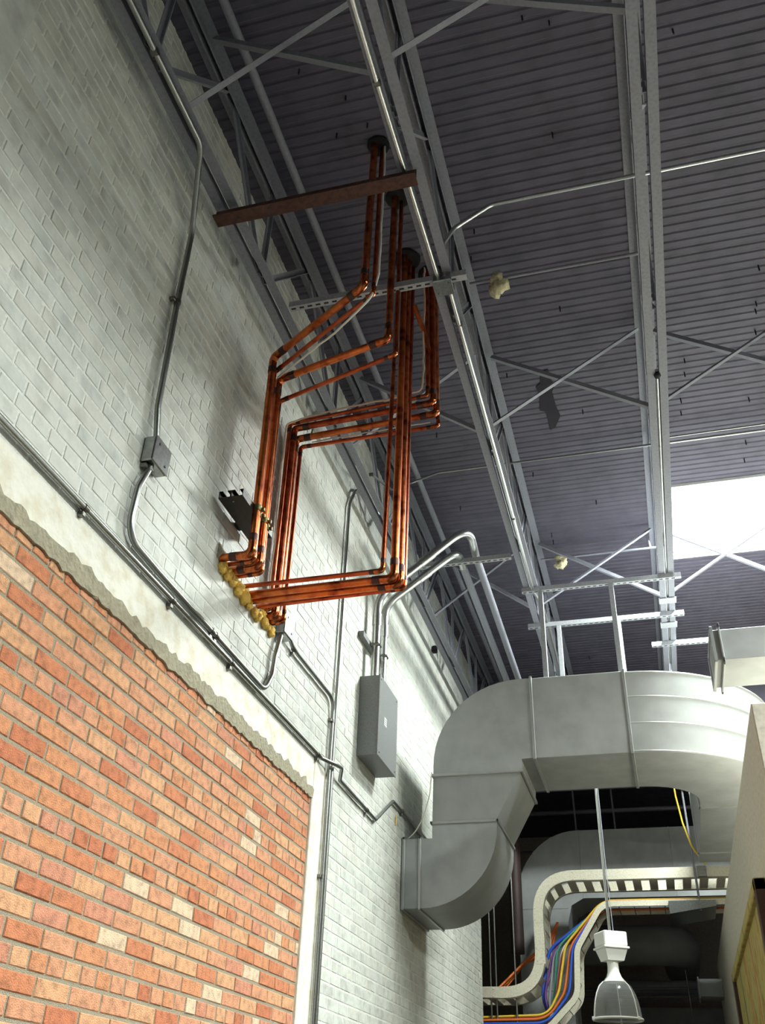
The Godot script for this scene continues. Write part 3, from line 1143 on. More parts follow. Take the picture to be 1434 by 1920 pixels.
func copper_lines() -> void:
	var left := "copper pipes leaving the wall nearest the viewer"
	var mid := "copper pipes running straight out from the wall"
	var right := "copper pipes with the pale wire"
	# first group: through the bracket clamps, up, then slanting to two roof holes
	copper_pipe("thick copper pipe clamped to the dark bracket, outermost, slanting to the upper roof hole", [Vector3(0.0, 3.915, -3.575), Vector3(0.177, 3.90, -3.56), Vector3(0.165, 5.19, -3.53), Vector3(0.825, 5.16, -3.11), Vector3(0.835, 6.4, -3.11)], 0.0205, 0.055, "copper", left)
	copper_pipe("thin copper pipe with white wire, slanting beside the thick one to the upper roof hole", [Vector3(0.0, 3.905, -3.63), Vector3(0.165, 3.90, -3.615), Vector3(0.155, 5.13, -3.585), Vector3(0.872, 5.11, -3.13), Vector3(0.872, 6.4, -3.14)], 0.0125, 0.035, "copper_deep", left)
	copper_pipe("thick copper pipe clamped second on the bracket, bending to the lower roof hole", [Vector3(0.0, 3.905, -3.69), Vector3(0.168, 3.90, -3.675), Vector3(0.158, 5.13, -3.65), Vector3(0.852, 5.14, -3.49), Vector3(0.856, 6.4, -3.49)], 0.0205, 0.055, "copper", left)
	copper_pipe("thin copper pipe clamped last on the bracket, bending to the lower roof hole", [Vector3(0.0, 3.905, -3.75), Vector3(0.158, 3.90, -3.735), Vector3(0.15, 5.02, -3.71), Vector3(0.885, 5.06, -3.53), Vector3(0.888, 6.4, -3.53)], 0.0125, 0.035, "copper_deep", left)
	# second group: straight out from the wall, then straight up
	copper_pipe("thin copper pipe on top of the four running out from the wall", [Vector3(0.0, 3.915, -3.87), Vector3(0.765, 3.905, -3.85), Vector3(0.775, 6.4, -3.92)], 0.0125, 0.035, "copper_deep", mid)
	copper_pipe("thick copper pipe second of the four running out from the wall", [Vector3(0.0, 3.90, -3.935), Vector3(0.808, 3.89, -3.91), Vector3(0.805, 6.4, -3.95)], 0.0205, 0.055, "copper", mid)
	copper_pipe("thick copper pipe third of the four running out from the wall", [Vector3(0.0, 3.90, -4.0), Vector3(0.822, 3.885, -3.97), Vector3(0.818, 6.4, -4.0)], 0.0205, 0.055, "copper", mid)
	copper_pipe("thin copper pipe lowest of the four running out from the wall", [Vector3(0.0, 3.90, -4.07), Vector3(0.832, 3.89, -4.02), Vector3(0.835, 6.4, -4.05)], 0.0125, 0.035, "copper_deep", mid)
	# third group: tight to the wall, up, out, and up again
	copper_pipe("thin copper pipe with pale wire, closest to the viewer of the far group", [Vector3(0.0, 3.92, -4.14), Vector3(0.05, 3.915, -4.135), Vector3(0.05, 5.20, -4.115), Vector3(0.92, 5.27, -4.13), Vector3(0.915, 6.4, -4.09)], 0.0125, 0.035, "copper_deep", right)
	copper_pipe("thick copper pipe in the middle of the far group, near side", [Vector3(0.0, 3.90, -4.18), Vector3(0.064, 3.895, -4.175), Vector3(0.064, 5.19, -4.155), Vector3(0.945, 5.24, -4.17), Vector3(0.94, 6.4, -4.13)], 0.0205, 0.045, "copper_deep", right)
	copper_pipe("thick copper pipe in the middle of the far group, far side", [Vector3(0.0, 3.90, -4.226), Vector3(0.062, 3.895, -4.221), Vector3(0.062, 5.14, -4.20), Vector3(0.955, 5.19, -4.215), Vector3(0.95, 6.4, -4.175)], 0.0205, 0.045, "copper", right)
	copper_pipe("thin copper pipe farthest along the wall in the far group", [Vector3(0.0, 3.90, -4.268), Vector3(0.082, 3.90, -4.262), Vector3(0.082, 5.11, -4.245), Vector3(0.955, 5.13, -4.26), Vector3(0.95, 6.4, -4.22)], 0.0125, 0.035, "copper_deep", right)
	# a short tee between the risers close to the deck
	var g := G.new()
	g.tube(rounded([Vector3(0.86, 5.92, -4.0), Vector3(0.90, 5.78, -4.1), Vector3(0.93, 5.62, -4.12)], 0.05), 0.016, 12)
	single(g, "copper_branch", "copper", "short slanting copper branch between the far risers near the deck", "pipe")
	# sleeves where the risers pass through the deck
	var words := ["dark round sleeve in the deck, uppermost, over the slanting copper pipes", "dark round sleeve in the deck over the second pair of copper pipes", "dark round sleeve in the deck over the straight copper risers", "dark round sleeve in the deck over the far copper risers"]
	var spots := [Vector3(0.853, DECK, -3.12), Vector3(0.868, DECK, -3.50), Vector3(0.808, DECK, -3.98), Vector3(0.935, DECK, -4.15)]
	for k in 4:
		g = G.new()
		var r: float = [0.062, 0.07, 0.085, 0.085][k]
		g.lathe(spots[k], PackedVector2Array([Vector2(r * 0.1, -0.012), Vector2(r * 0.8, -0.014), Vector2(r, -0.02), Vector2(r * 1.05, -0.01), Vector2(r * 1.05, 0.02)]), 24)
		single(g, "pipe_sleeve", "sleeve", words[k], "sleeve", "sleeves in the roof deck")
	# pale control wires tied along the pipes
	wire("white wire tied along the thin slanting copper pipe", "wire_white", [Vector3(0.175, 5.10, -3.60), Vector3(0.35, 5.10, -3.49), Vector3(0.60, 5.09, -3.33), Vector3(0.86, 5.07, -3.12), Vector3(0.893, 5.25, -3.13), Vector3(0.895, 5.8, -3.13), Vector3(0.89, 6.36, -3.13)], 0.006, 0.006)
	wire("pale pink wire running up and along the thin pipe of the far group", "wire_cream", [Vector3(0.035, 3.95, -4.12), Vector3(0.045, 4.3, -4.115), Vector3(0.035, 4.6, -4.10), Vector3(0.04, 5.18, -4.09), Vector3(0.20, 5.235, -4.105), Vector3(0.50, 5.262, -4.11), Vector3(0.89, 5.292, -4.11), Vector3(0.902, 5.5, -4.10), Vector3(0.905, 6.34, -4.07)], 0.006, 0.010)
	wire("thin white wire along the lowest of the far horizontal pipes", "wire_white", [Vector3(0.16, 5.13, -4.235), Vector3(0.5, 5.145, -4.24), Vector3(0.91, 5.155, -4.245)], 0.004, 0.008)
	# yellow foam at the wall
	var blobs := [[3.875, -3.60, 0.034], [3.87, -3.66, 0.036], [3.875, -3.73, 0.034], [3.865, -3.80, 0.042], [3.86, -3.88, 0.044], [3.85, -3.945, 0.03], [3.845, -4.03, 0.03], [3.845, -4.075, 0.034], [3.89, -4.135, 0.028], [3.86, -4.175, 0.036], [3.86, -4.23, 0.022], [3.85, -4.275, 0.03]]
	var names := ["first and nearest of the yellow foam blobs", "second yellow foam blob under the bracket pipes", "third yellow foam blob under the bracket pipes", "yellow foam blob between the first and second pipe groups", "largest yellow foam blob, where the straight copper pipes start", "small yellow foam blob under the straight copper pipes", "yellow foam blob below the lowest straight pipe", "last yellow foam blob of the straight copper pipes", "upper yellow foam blob of the far pipe group", "second yellow foam blob of the far pipe group", "smallest yellow foam blob of the far pipe group", "lowest yellow foam blob, beside the second junction box"]
	for k in blobs.size():
		var s: float = blobs[k][2]
		foam_blob(Vector3(0.008, blobs[k][0], blobs[k][1]), Vector3(s * 0.8, s * 0.95, s), 100 + k, names[k])
	# dark wedge of broken brick at the near end of the foam
	g = G.new()
	g.slab(PackedVector2Array([Vector2(0.0, 3.90), Vector2(0.03, 3.93), Vector2(0.0, 3.99)]), -3.54, -3.575)
	single(g, "mortar_chip", "cement", "small brown splinter sticking out above the first foam blob", "debris")
	# bracket of two channels back to back, with a clamp for each pipe
	var t := thing("pipe_bracket", "dark double channel bracket on the wall holding four copper pipes", "bracket", Vector3(0.0, 4.15, -3.57))
	for k in 2:
		g = G.new()
		var x0 := 0.034 + k * 0.066
		var w := 0.065
		g.bar(Vector3(x0, 4.15, -3.40), Vector3(x0, 4.15, -3.80), Vector3.UP, PackedVector2Array([Vector2(0, 0), Vector2(w, 0), Vector2(w, 0.042), Vector2(w - 0.02, 0.042), Vector2(w - 0.02, 0.038), Vector2(w - 0.004, 0.038), Vector2(w - 0.004, 0.004), Vector2(0.004, 0.004), Vector2(0.004, 0.038), Vector2(0.02, 0.038), Vector2(0.02, 0.042), Vector2(0, 0.042)]))
		part(g, "channel", "bracket", t)
	g = G.new()
	g.box(Vector3(0.10, 4.149, -3.44), Vector3(0.012, 0.006, 0.012), Basis(), 0.002)
	part(g, "bolt", "clip", t)
	g = G.new()
	g.box(Vector3(0.017, 4.18, -3.70), Vector3(0.034, 0.02, 0.06), Basis(), 0.003)
	part(g, "standoff", "bracket", t)
	for c: Array in [[0.175, -3.555, 0.0205], [0.163, -3.61, 0.0125], [0.166, -3.67, 0.0205], [0.156, -3.732, 0.0125]]:
		g = G.new()
		g.tube(PackedVector3Array([Vector3(c[0], 4.155, c[1]), Vector3(c[0], 4.187, c[1])]), c[2] + 0.005, 14)
		g.box(Vector3(c[0] + c[2] + 0.010, 4.171, c[1] - 0.012), Vector3(0.016, 0.022, 0.012), Basis(), 0.003)
		part(g, "pipe_clamp", "brass_clamp", t)


func wire(label: String, metal: String, points: Array, r: float, wobble: float) -> void:
	var f := FastNoiseLite.new()
	f.seed = label.length()
	f.frequency = 2.2
	var path := rounded(points, 0.04, 4)
	var fine := PackedVector3Array()
	for k in path.size() - 1:
		var n := maxi(1, int(path[k].distance_to(path[k + 1]) / 0.03))
		for s in n:
			var p := path[k].lerp(path[k + 1], float(s) / n)
			fine.append(p + Vector3(f.get_noise_3dv(p * 2.0), f.get_noise_3dv(p * 2.0 + Vector3(9, 0, 0)), f.get_noise_3dv(p * 2.0 + Vector3(0, 9, 0))) * wobble)
	fine.append(path[path.size() - 1])
	var g := G.new()
	g.tube(fine, r, 7)
	single(g, "control_wire", metal, label, "wire", "pale wires along the copper pipes")


func conduit(called: String, label: String, points: Array, r: float, bend: float, metal: String, straps: Array, group: String, axis := "wall") -> Node3D:
	var t := thing(called, label, "conduit", points[0], group)
	var g := G.new()
	g.tube(rounded(points, bend, 8), r, 14)
	part(g, "tube", metal, t)
	for s: Array in straps:
		var p: Vector3 = s[0]
		g = G.new()
		if s[1] == "z":
			g.tube(PackedVector3Array([p + Vector3(0, 0, 0.012), p - Vector3(0, 0, 0.012)]), r + 0.003, 12)
			g.box(p + Vector3(-p.x * 0.5, -r - 0.014, 0), Vector3(p.x + 0.006, 0.022, 0.022), Basis(), 0.003)
		elif s[1] == "y":
			g.tube(PackedVector3Array([p + Vector3(0, 0.012, 0), p - Vector3(0, 0.012, 0)]), r + 0.003, 12)
			g.box(p + Vector3(-p.x * 0.5, 0, r + 0.012), Vector3(p.x + 0.006, 0.02, 0.02), Basis(), 0.003)
		else:
			g.tube(PackedVector3Array([p + Vector3(0.016, 0, 0), p - Vector3(0.016, 0, 0)]), r + 0.004, 12)
		part(g, "strap" if s[1] != "c" else "coupling", "clip", t)
	return t


func junction_box(label: String, lo: Vector3, hi: Vector3, face: String) -> void:
	var t := thing("junction_box", label, "junction box", (lo + hi) * 0.5, "square conduit boxes")
	var g := G.new()
	g.span(lo, hi, 0.006)
	part(g, "body", "galvanized", t)
	g = G.new()
	if face == "x":
		g.span(Vector3(hi.x - 0.001, lo.y - 0.001, lo.z - 0.001), Vector3(hi.x + 0.004, hi.y + 0.001, hi.z + 0.001), 0.003)
	else:
		g.span(Vector3(lo.x - 0.001, lo.y - 0.004, lo.z - 0.001), Vector3(hi.x + 0.001, lo.y + 0.001, hi.z + 0.001), 0.003)
	var c := part(g, "cover", "galvanized", t)
	for s: float in [-1.0, 1.0]:
		g = G.new()
		var m := (lo + hi) * 0.5
		if face == "x":
			g.lump(Vector3(hi.x + 0.005, m.y + s * 0.035, m.z + s * 0.035), Vector3(0.003, 0.006, 0.006), 2, 0.0, 5, 8)
		else:
			g.lump(Vector3(m.x + s * 0.035, lo.y - 0.005, m.z + s * 0.035), Vector3(0.006, 0.003, 0.006), 2, 0.0, 5, 8)
		part(g, "screw", "clip", c)


func wall_conduits() -> void:
	var grp := "conduits on the painted wall"
	# long level run, hopping over the upright conduit and stepping up past the grey box
	conduit("wall_conduit", "long level conduit along the white band above the orange brick", [Vector3(0.02, 3.455, -0.9), Vector3(0.02, 3.455, -5.20), Vector3(0.065, 3.46, -5.34), Vector3(0.065, 3.48, -5.47), Vector3(0.02, 3.44, -5.58), Vector3(0.02, 3.425, -6.42), Vector3(0.02, 3.695, -6.88), Vector3(0.02, 3.70, -8.6)], 0.0125, 0.045, "conduit", [[Vector3(0.02, 3.455, -2.44), "z"], [Vector3(0.02, 3.455, -3.17), "z"], [Vector3(0.02, 3.455, -3.82), "z"], [Vector3(0.02, 3.455, -5.15), "z"], [Vector3(0.02, 3.43, -6.2), "z"], [Vector3(0.02, 3.70, -7.16), "z"]], grp)
	# from the joist down the wall to the first box
	conduit("wall_conduit", "conduit dropping from the wall joist to the first square box", [Vector3(0.175, 5.565, 0.5), Vector3(0.178, 5.565, -2.40), Vector3(0.03, 5.30, -2.70), Vector3(0.025, 4.83, -2.715), Vector3(0.025, 4.20, -2.745), Vector3(0.028, 4.04, -2.785)], 0.0145, 0.10, "conduit", [[Vector3(0.025, 4.83, -2.715), "y"], [Vector3(0.176, 5.565, -1.91), "c"]], grp)
	junction_box("square box high on the wall with conduits above and below", Vector3(0.0, 3.90, -2.87), Vector3(0.058, 4.03, -2.735), "x")
	conduit("wall_conduit", "conduit bending down from the first square box and running above the long one", [Vector3(0.026, 3.91, -2.79), Vector3(0.026, 3.86, -2.77), Vector3(0.024, 3.76, -2.735), Vector3(0.022, 3.52, -2.73), Vector3(0.022, 3.508, -3.0), Vector3(0.022, 3.49, -4.24), Vector3(0.022, 3.62, -4.325), Vector3(0.026, 3.74, -4.332), Vector3(0.028, 3.89, -4.375)], 0.0145, 0.11, "conduit", [[Vector3(0.022, 3.50, -3.56), "z"], [Vector3(0.022, 3.50, -3.61), "z"], [Vector3(0.026, 3.885, -2.78), "y"]], grp)
	junction_box("second square box, tucked behind the far copper pipes", Vector3(0.0, 3.885, -4.48), Vector3(0.055, 4.02, -4.345), "x")
	conduit("wall_conduit", "conduit sloping off the second box and turning down along the white strip", [Vector3(0.03, 3.93, -4.475), Vector3(0.026, 3.90, -4.56), Vector3(0.022, 3.895, -4.66), Vector3(0.022, 3.895, -5.36), Vector3(0.022, 1.2, -5.36)], 0.0125, 0.10, "conduit", [[Vector3(0.022, 3.895, -4.60), "z"], [Vector3(0.022, 3.75, -5.36), "y"], [Vector3(0.022, 2.8, -5.36), "y"]], grp)
	conduit("wall_conduit", "upright conduit beside it, rising past the copper pipes to a hook at the joist", [Vector3(0.022, 1.2, -5.41), Vector3(0.022, 5.46, -5.41), Vector3(0.03, 5.66, -5.50), Vector3(0.05, 5.74, -5.64), Vector3(0.09, 5.70, -5.85), Vector3(0.15, 5.645, -6.1), Vector3(0.15, 5.64, -7.5)], 0.0125, 0.13, "conduit", [[Vector3(0.022, 4.7, -5.41), "y"]], grp)
	# thin loop of cable at the wall joist and one at the duct
	var g := G.new()
	g.tube(rounded([Vector3(0.02, 5.42, -4.53), Vector3(0.03, 5.62, -4.58), Vector3(0.04, 5.84, -4.72), Vector3(0.05, 5.96, -4.90), Vector3(0.06, 5.80, -5.15), Vector3(0.12, 5.66, -5.2)], 0.1, 6), 0.007, 8)
	single(g, "looped_cable", "conduit", "thin looped cable arching over the wall joist beyond the copper bundle", "cable")
	g = G.new()
	g.tube(rounded([Vector3(0.275, 3.97, -7.085), Vector3(0.26, 3.80, -7.09), Vector3(0.20, 3.63, -7.13), Vector3(0.12, 3.54, -7.19), Vector3(0.06, 3.51, -7.235)], 0.2, 6), 0.005, 8)
	single(g, "hanging_wire", "wire_white", "thin white wire hanging beside the duct drop", "wire")
	g = G.new()
	g.box(Vector3(0.006, 3.59, -7.03), Vector3(0.008, 0.075, 0.012), Basis(), 0.002)
	single(g, "wood_sliver", "foam", "small yellow stick on the wall below the duct shadow", "stick")
	g = G.new()
	g.box(Vector3(0.03, 5.62, -8.26), Vector3(0.05, 0.07, 0.06), Basis(), 0.01)
	single(g, "wall_clip", "black_film", "small dark clip high on the wall under the joist", "clip")


func roof_conduits() -> void:
	var grp := "conduits along the roof"
	conduit("roof_conduit", "bright conduit across the roof bending down to the box on the middle joist", [Vector3(5.0, 6.115, -3.5), Vector3(1.44, 6.103, -3.5), Vector3(1.22, 5.96, -3.5), Vector3(1.15, 5.83, -3.5), Vector3(1.162, 5.56, -3.5)], 0.0125, 0.09, "conduit_bright", [[Vector3(1.158, 5.66, -3.5), "n"]], grp)
	junction_box("square grey box under the middle joist where roof conduits meet", Vector3(1.095, 5.525, -3.60), Vector3(1.20, 5.585, -3.49), "y")
	conduit("roof_conduit", "conduit along the middle joist above its box, towards the viewer", [Vector3(1.09, 5.565, 0.5), Vector3(1.105, 5.565, -2.3), Vector3(1.125, 5.56, -3.50)], 0.0125, 0.05, "conduit_bright", [[Vector3(1.105, 5.565, -2.3), "n"]], grp)
	conduit("roof_conduit", "bright conduit along the middle joist beyond its box, towards the duct", [Vector3(1.17, 5.56, -3.60), Vector3(1.166, 5.565, -5.3), Vector3(1.155, 5.565, -7.2), Vector3(1.20, 5.59, -7.5), Vector3(1.2, 5.60, -9.5)], 0.0125, 0.05, "conduit_bright", [[Vector3(1.17, 5.565, -3.88), "n"], [Vector3(1.16, 5.565, -6.0), "n"]], grp)
	conduit("roof_conduit", "thin conduit crossing the whole roof close to the deck, below the torn film", [Vector3(5.0, 6.25, -6.22), Vector3(0.52, 6.25, -6.2), Vector3(0.30, 6.20, -6.22), Vector3(0.19, 5.95, -5.95), Vector3(0.17, 5.75, -5.45)], 0.010, 0.12, "conduit", [[Vector3(0.17, 5.75, -5.45), "n"]], grp)
	var g := G.new()
	g.tube(PackedVector3Array([Vector3(2.4, 6.25, -6.14), Vector3(5.0, 6.25, -6.13)]), 0.008, 10)
	single(g, "roof_conduit", "conduit", "thin conduit running just above another, past the roof light joist", "conduit", grp)
	conduit("roof_pipe", "painted grey pipe under the deck, parallel to the white wall", [Vector3(0.338, 6.26, 4.0), Vector3(0.338, 6.26, -10.8)], 0.024, 0.05, "steel_paint", [], grp)
	# pipe lying in the gap of the joist next to the roof light
	g = G.new()
	g.tube(PackedVector3Array([Vector3(2.285, CHORD + 0.02, -4.6), Vector3(2.288, CHORD + 0.02, -9.0)]), 0.0125, 10)
	single(g, "joist_conduit", "conduit_bright", "bright conduit lying in the gap of the joist by the roof light", "conduit", grp)
	g = G.new()
	g.lump(Vector3(2.285, CHORD - 0.005, -4.62), Vector3(0.022, 0.022, 0.022), 3, 0.2, 7, 10)
	single(g, "conduit_end", "slot_dark", "small dark fitting under the joist by the roof light", "fitting")


# ---------------------------------------------------------------- cable trays
func ribbon(g: G, path: PackedVector2Array, half: float, z0: float, z1: float) -> void:
	var upper := PackedVector2Array()
	var lower := PackedVector2Array()
	for k in path.size():
		var d := (path[mini(k + 1, path.size() - 1)] - path[maxi(k - 1, 0)]).normalized()
		var s := Vector2(-d.y, d.x)
		upper.append(path[k] + s * half)
		lower.append(path[k] - s * half)
	var near := maxf(z0, z1)
	var far := minf(z0, z1)
	for k in path.size() - 1:
		var a := lower[k]
		var b := lower[k + 1]
		var c := upper[k + 1]
		var d := upper[k]
		g.quad(Vector3(a.x, a.y, near), Vector3(b.x, b.y, near), Vector3(c.x, c.y, near), Vector3(d.x, d.y, near))
		g.quad(Vector3(b.x, b.y, far), Vector3(a.x, a.y, far), Vector3(d.x, d.y, far), Vector3(c.x, c.y, far))
		g.quad(Vector3(a.x, a.y, far), Vector3(b.x, b.y, far), Vector3(b.x, b.y, near), Vector3(a.x, a.y, near))
		g.quad(Vector3(d.x, d.y, near), Vector3(c.x, c.y, near), Vector3(c.x, c.y, far), Vector3(d.x, d.y, far))


func flat_path(points: Array, radius: float, steps := 10) -> PackedVector2Array:
	var out := PackedVector2Array()
	for p: Vector3 in rounded(points.map(func(q): return Vector3(q.x, q.y, 0.0)), radius, steps):
		out.append(Vector2(p.x, p.y))
	return out


func cable_trays() -> void:
	var zf := -11.0
	var zb := -11.6
	var path := flat_path([Vector2(-1.6, 2.885), Vector2(0.585, 2.885), Vector2(0.585, 4.055), Vector2(4.6, 4.055)], 0.42, 12)
	var t := thing("cable_tray", "pale metal cable tray curving up from the wall end and running right", "cable tray", Vector3(0.6, 2.9, -11.3))
	for z: float in [zf, zb]:
		var g := G.new()
		ribbon(g, path, 0.057, z, z - 0.02)
		part(g, "side_rail", "aluminium", t)
		g = G.new()
		var lip := PackedVector2Array()
		for k in path.size():
			var d := (path[mini(k + 1, path.size() - 1)] - path[maxi(k - 1, 0)]).normalized()
			lip.append(path[k] - Vector2(-d.y, d.x) * 0.055)
		ribbon(g, lip, 0.003, z, z + (-0.05 if z == zf else 0.05))
		part(g, "rail_lip", "aluminium", t)
	# rungs along the bottom of the rails
	var run := 0.0
	var next := 1.1
	for k in path.size() - 1:
		var a := path[k]
		var b := path[k + 1]
		var l := a.distance_to(b)
		while run + l > next:
			var p := a.lerp(b, (next - run) / l)
			var d := (b - a).normalized()
			var s := Vector2(-d.y, d.x)
			var g := G.new()
			g.box(Vector3(p.x - s.x * 0.045, p.y - s.y * 0.045, (zf + zb) * 0.5 - 0.01), Vector3(0.09, 0.018, zf - zb - 0.02), Basis(Vector3.BACK, d.angle()), 0.003)
			part(g, "rung", "aluminium", t)
			next += 0.178
		run += l
	for p: Array in [[-0.0, 2.885], [0.585, 3.25], [0.585, 3.66], [1.05, 4.055]]:
		var g := G.new()
		for s: float in [-1.0, 1.0]:
			for q: float in [-1.0, 1.0]:
				var along := Vector3(0.06 * s, 0.035 * q, 0) if p[1] < 3 or p[1] > 4 else Vector3(0.035 * q, 0.06 * s, 0)
				g.lump(Vector3(p[0], p[1], zf + 0.002) + along, Vector3(0.008, 0.008, 0.005), 4, 0.0, 5, 8)
		g.box(Vector3(p[0], p[1], zf + 0.001), Vector3(0.18, 0.10, 0.004) if p[1] < 3 or p[1] > 4 else Vector3(0.10, 0.18, 0.004), Basis(), 0.001)
		part(g, "splice_plate", "aluminium", t)
	# hanger with wedge bracket near the right end, thin rods at the wall end
	t = thing("tray_hanger", "dark hanger rod with a pale bracket across both trays", "hanger", Vector3(2.30, 3.7, -10.95))
	var g := G.new()
	g.tube(PackedVector3Array([Vector3(2.30, 3.66, -10.97), Vector3(2.29, 4.5, -10.97), Vector3(2.27, 6.3, -10.97)]), 0.012, 8)
	part(g, "rod", "steel_paint", t)
	g = G.new()
	g.slab(PackedVector2Array([Vector2(1.98, 3.62), Vector2(2.46, 3.69), Vector2(2.46, 3.75), Vector2(1.98, 3.75)]), -10.90, -11.6)
	part(g, "wedge_bracket", "galvanized", t)
	g = G.new()
	g.box(Vector3(2.37, 4.06, -10.985), Vector3(0.09, 0.115, 0.012), Basis(), 0.004)
	part(g, "plate", "conduit_bright", t)
	for p: Array in [[0.01, "first"], [0.07, "second"], [0.28, "third"]]:
		g = G.new()
		g.tube(PackedVector3Array([Vector3(p[0] + 0.02, 2.50, -11.05), Vector3(p[0], 6.3, -11.05)]), 0.010, 8)
		single(g, "hanger_rod", "conduit", "thin hanger rod at the wall end by the cable tray, %s from the wall" % p[1], "rod", "rods at the wall end")
	# lower wire basket with loose cables
	var lo_path := [Vector2(4.6, 3.745), Vector2(1.28, 3.745), Vector2(0.98, 3.30), Vector2(0.95, 2.85), Vector2(0.62, 2.54), Vector2(-1.6, 2.54)]
	var basket := flat_path(lo_path, 0.22, 10)
	t = thing("wire_basket", "lower basket tray full of coloured cables under the metal tray", "cable tray", Vector3(0.9, 2.5, -11.2))
	for z: float in [-10.96, -11.42]:
		g = G.new()
		ribbon(g, basket, 0.03, z, z - 0.012)
		part(g, "side_rail", "aluminium", t)
	run = 0.0
	next = 0.1
	for k in basket.size() - 1:
		var a := basket[k]
		var b := basket[k + 1]
		var l := a.distance_to(b)
		while run + l > next:
			var p := a.lerp(b, (next - run) / l)
			g = G.new()
			g.tube(PackedVector3Array([Vector3(p.x, p.y - 0.03, -10.97), Vector3(p.x, p.y - 0.03, -11.42)]), 0.005, 6)
			part(g, "cross_wire", "conduit", t)
			next += 0.16
		run += l
	var kinds := [["cable_blue", "blue", 0.0], ["cable_orange", "orange", 0.05], ["cable_yellow", "yellow", 0.10], ["cable_red", "red", 0.15], ["cable_white", "white", 0.20], ["cable_green", "green", 0.24], ["cable_gray", "grey", 0.28], ["cable_purple", "purple", 0.32], ["cable_blue", "thick dark blue", 0.36], ["cable_orange", "thin orange", 0.40]]
	for k in kinds.size():
		var off: float = kinds[k][2]
		var pts := []
		for i in lo_path.size():
			var p: Vector2 = lo_path[i]
			var sag := [0.02, 0.03, -0.10 + 0.03 * sin(k * 2.0), -0.22 + 0.05 * cos(k * 1.3), -0.06 + 0.04 * sin(k * 3.1), 0.02][i] as float
			pts.append(Vector3(p.x + (sag * 0.5 - 0.036 * k if i == 2 or i == 3 else 0.0), p.y + 0.02 + (0.018 * (k % 3)) + (0.04 + 0.025 * (k % 4) if i == 4 else 0.0), -10.99 - off))
		g = G.new()
		g.tube(rounded(pts, 0.3, 8), 0.013 if k != 8 else 0.018, 8)
		single(g, "data_cable", kinds[k][0], "%s cable lying in the lower basket tray and sagging at its bend" % kinds[k][1], "cable", "loose cables in the basket tray")
	for k in 3:
		g = G.new()
		g.tube(rounded([Vector3(0.10 + 0.02 * k, 2.95, -11.15 - 0.06 * k), Vector3(0.35, 3.22 + 0.01 * k, -11.35 - 0.06 * k), Vector3(0.58 + 0.02 * k, 3.46 - 0.05 * k, -11.62 - 0.03 * k), Vector3(0.72, 3.7, -11.7)], 0.2, 6), 0.013, 8)
		single(g, "orange_cable", "cable_orange", "orange cable slanting up behind the curved metal tray, %s of three" % ["uppermost", "middle", "lowest"][k], "cable", "orange cables slanting behind the tray")
	g = G.new()
	g.tube(rounded([Vector3(2.20, 4.985, -10.87), Vector3(2.205, 4.85, -10.88), Vector3(2.24, 4.55, -10.9), Vector3(2.30, 4.30, -10.92), Vector3(2.42, 4.13, -11.0)], 0.2, 6), 0.010, 8)
	single(g, "yellow_cable", "cable_yellow", "thin yellow cable hanging down to the tray hanger", "cable")


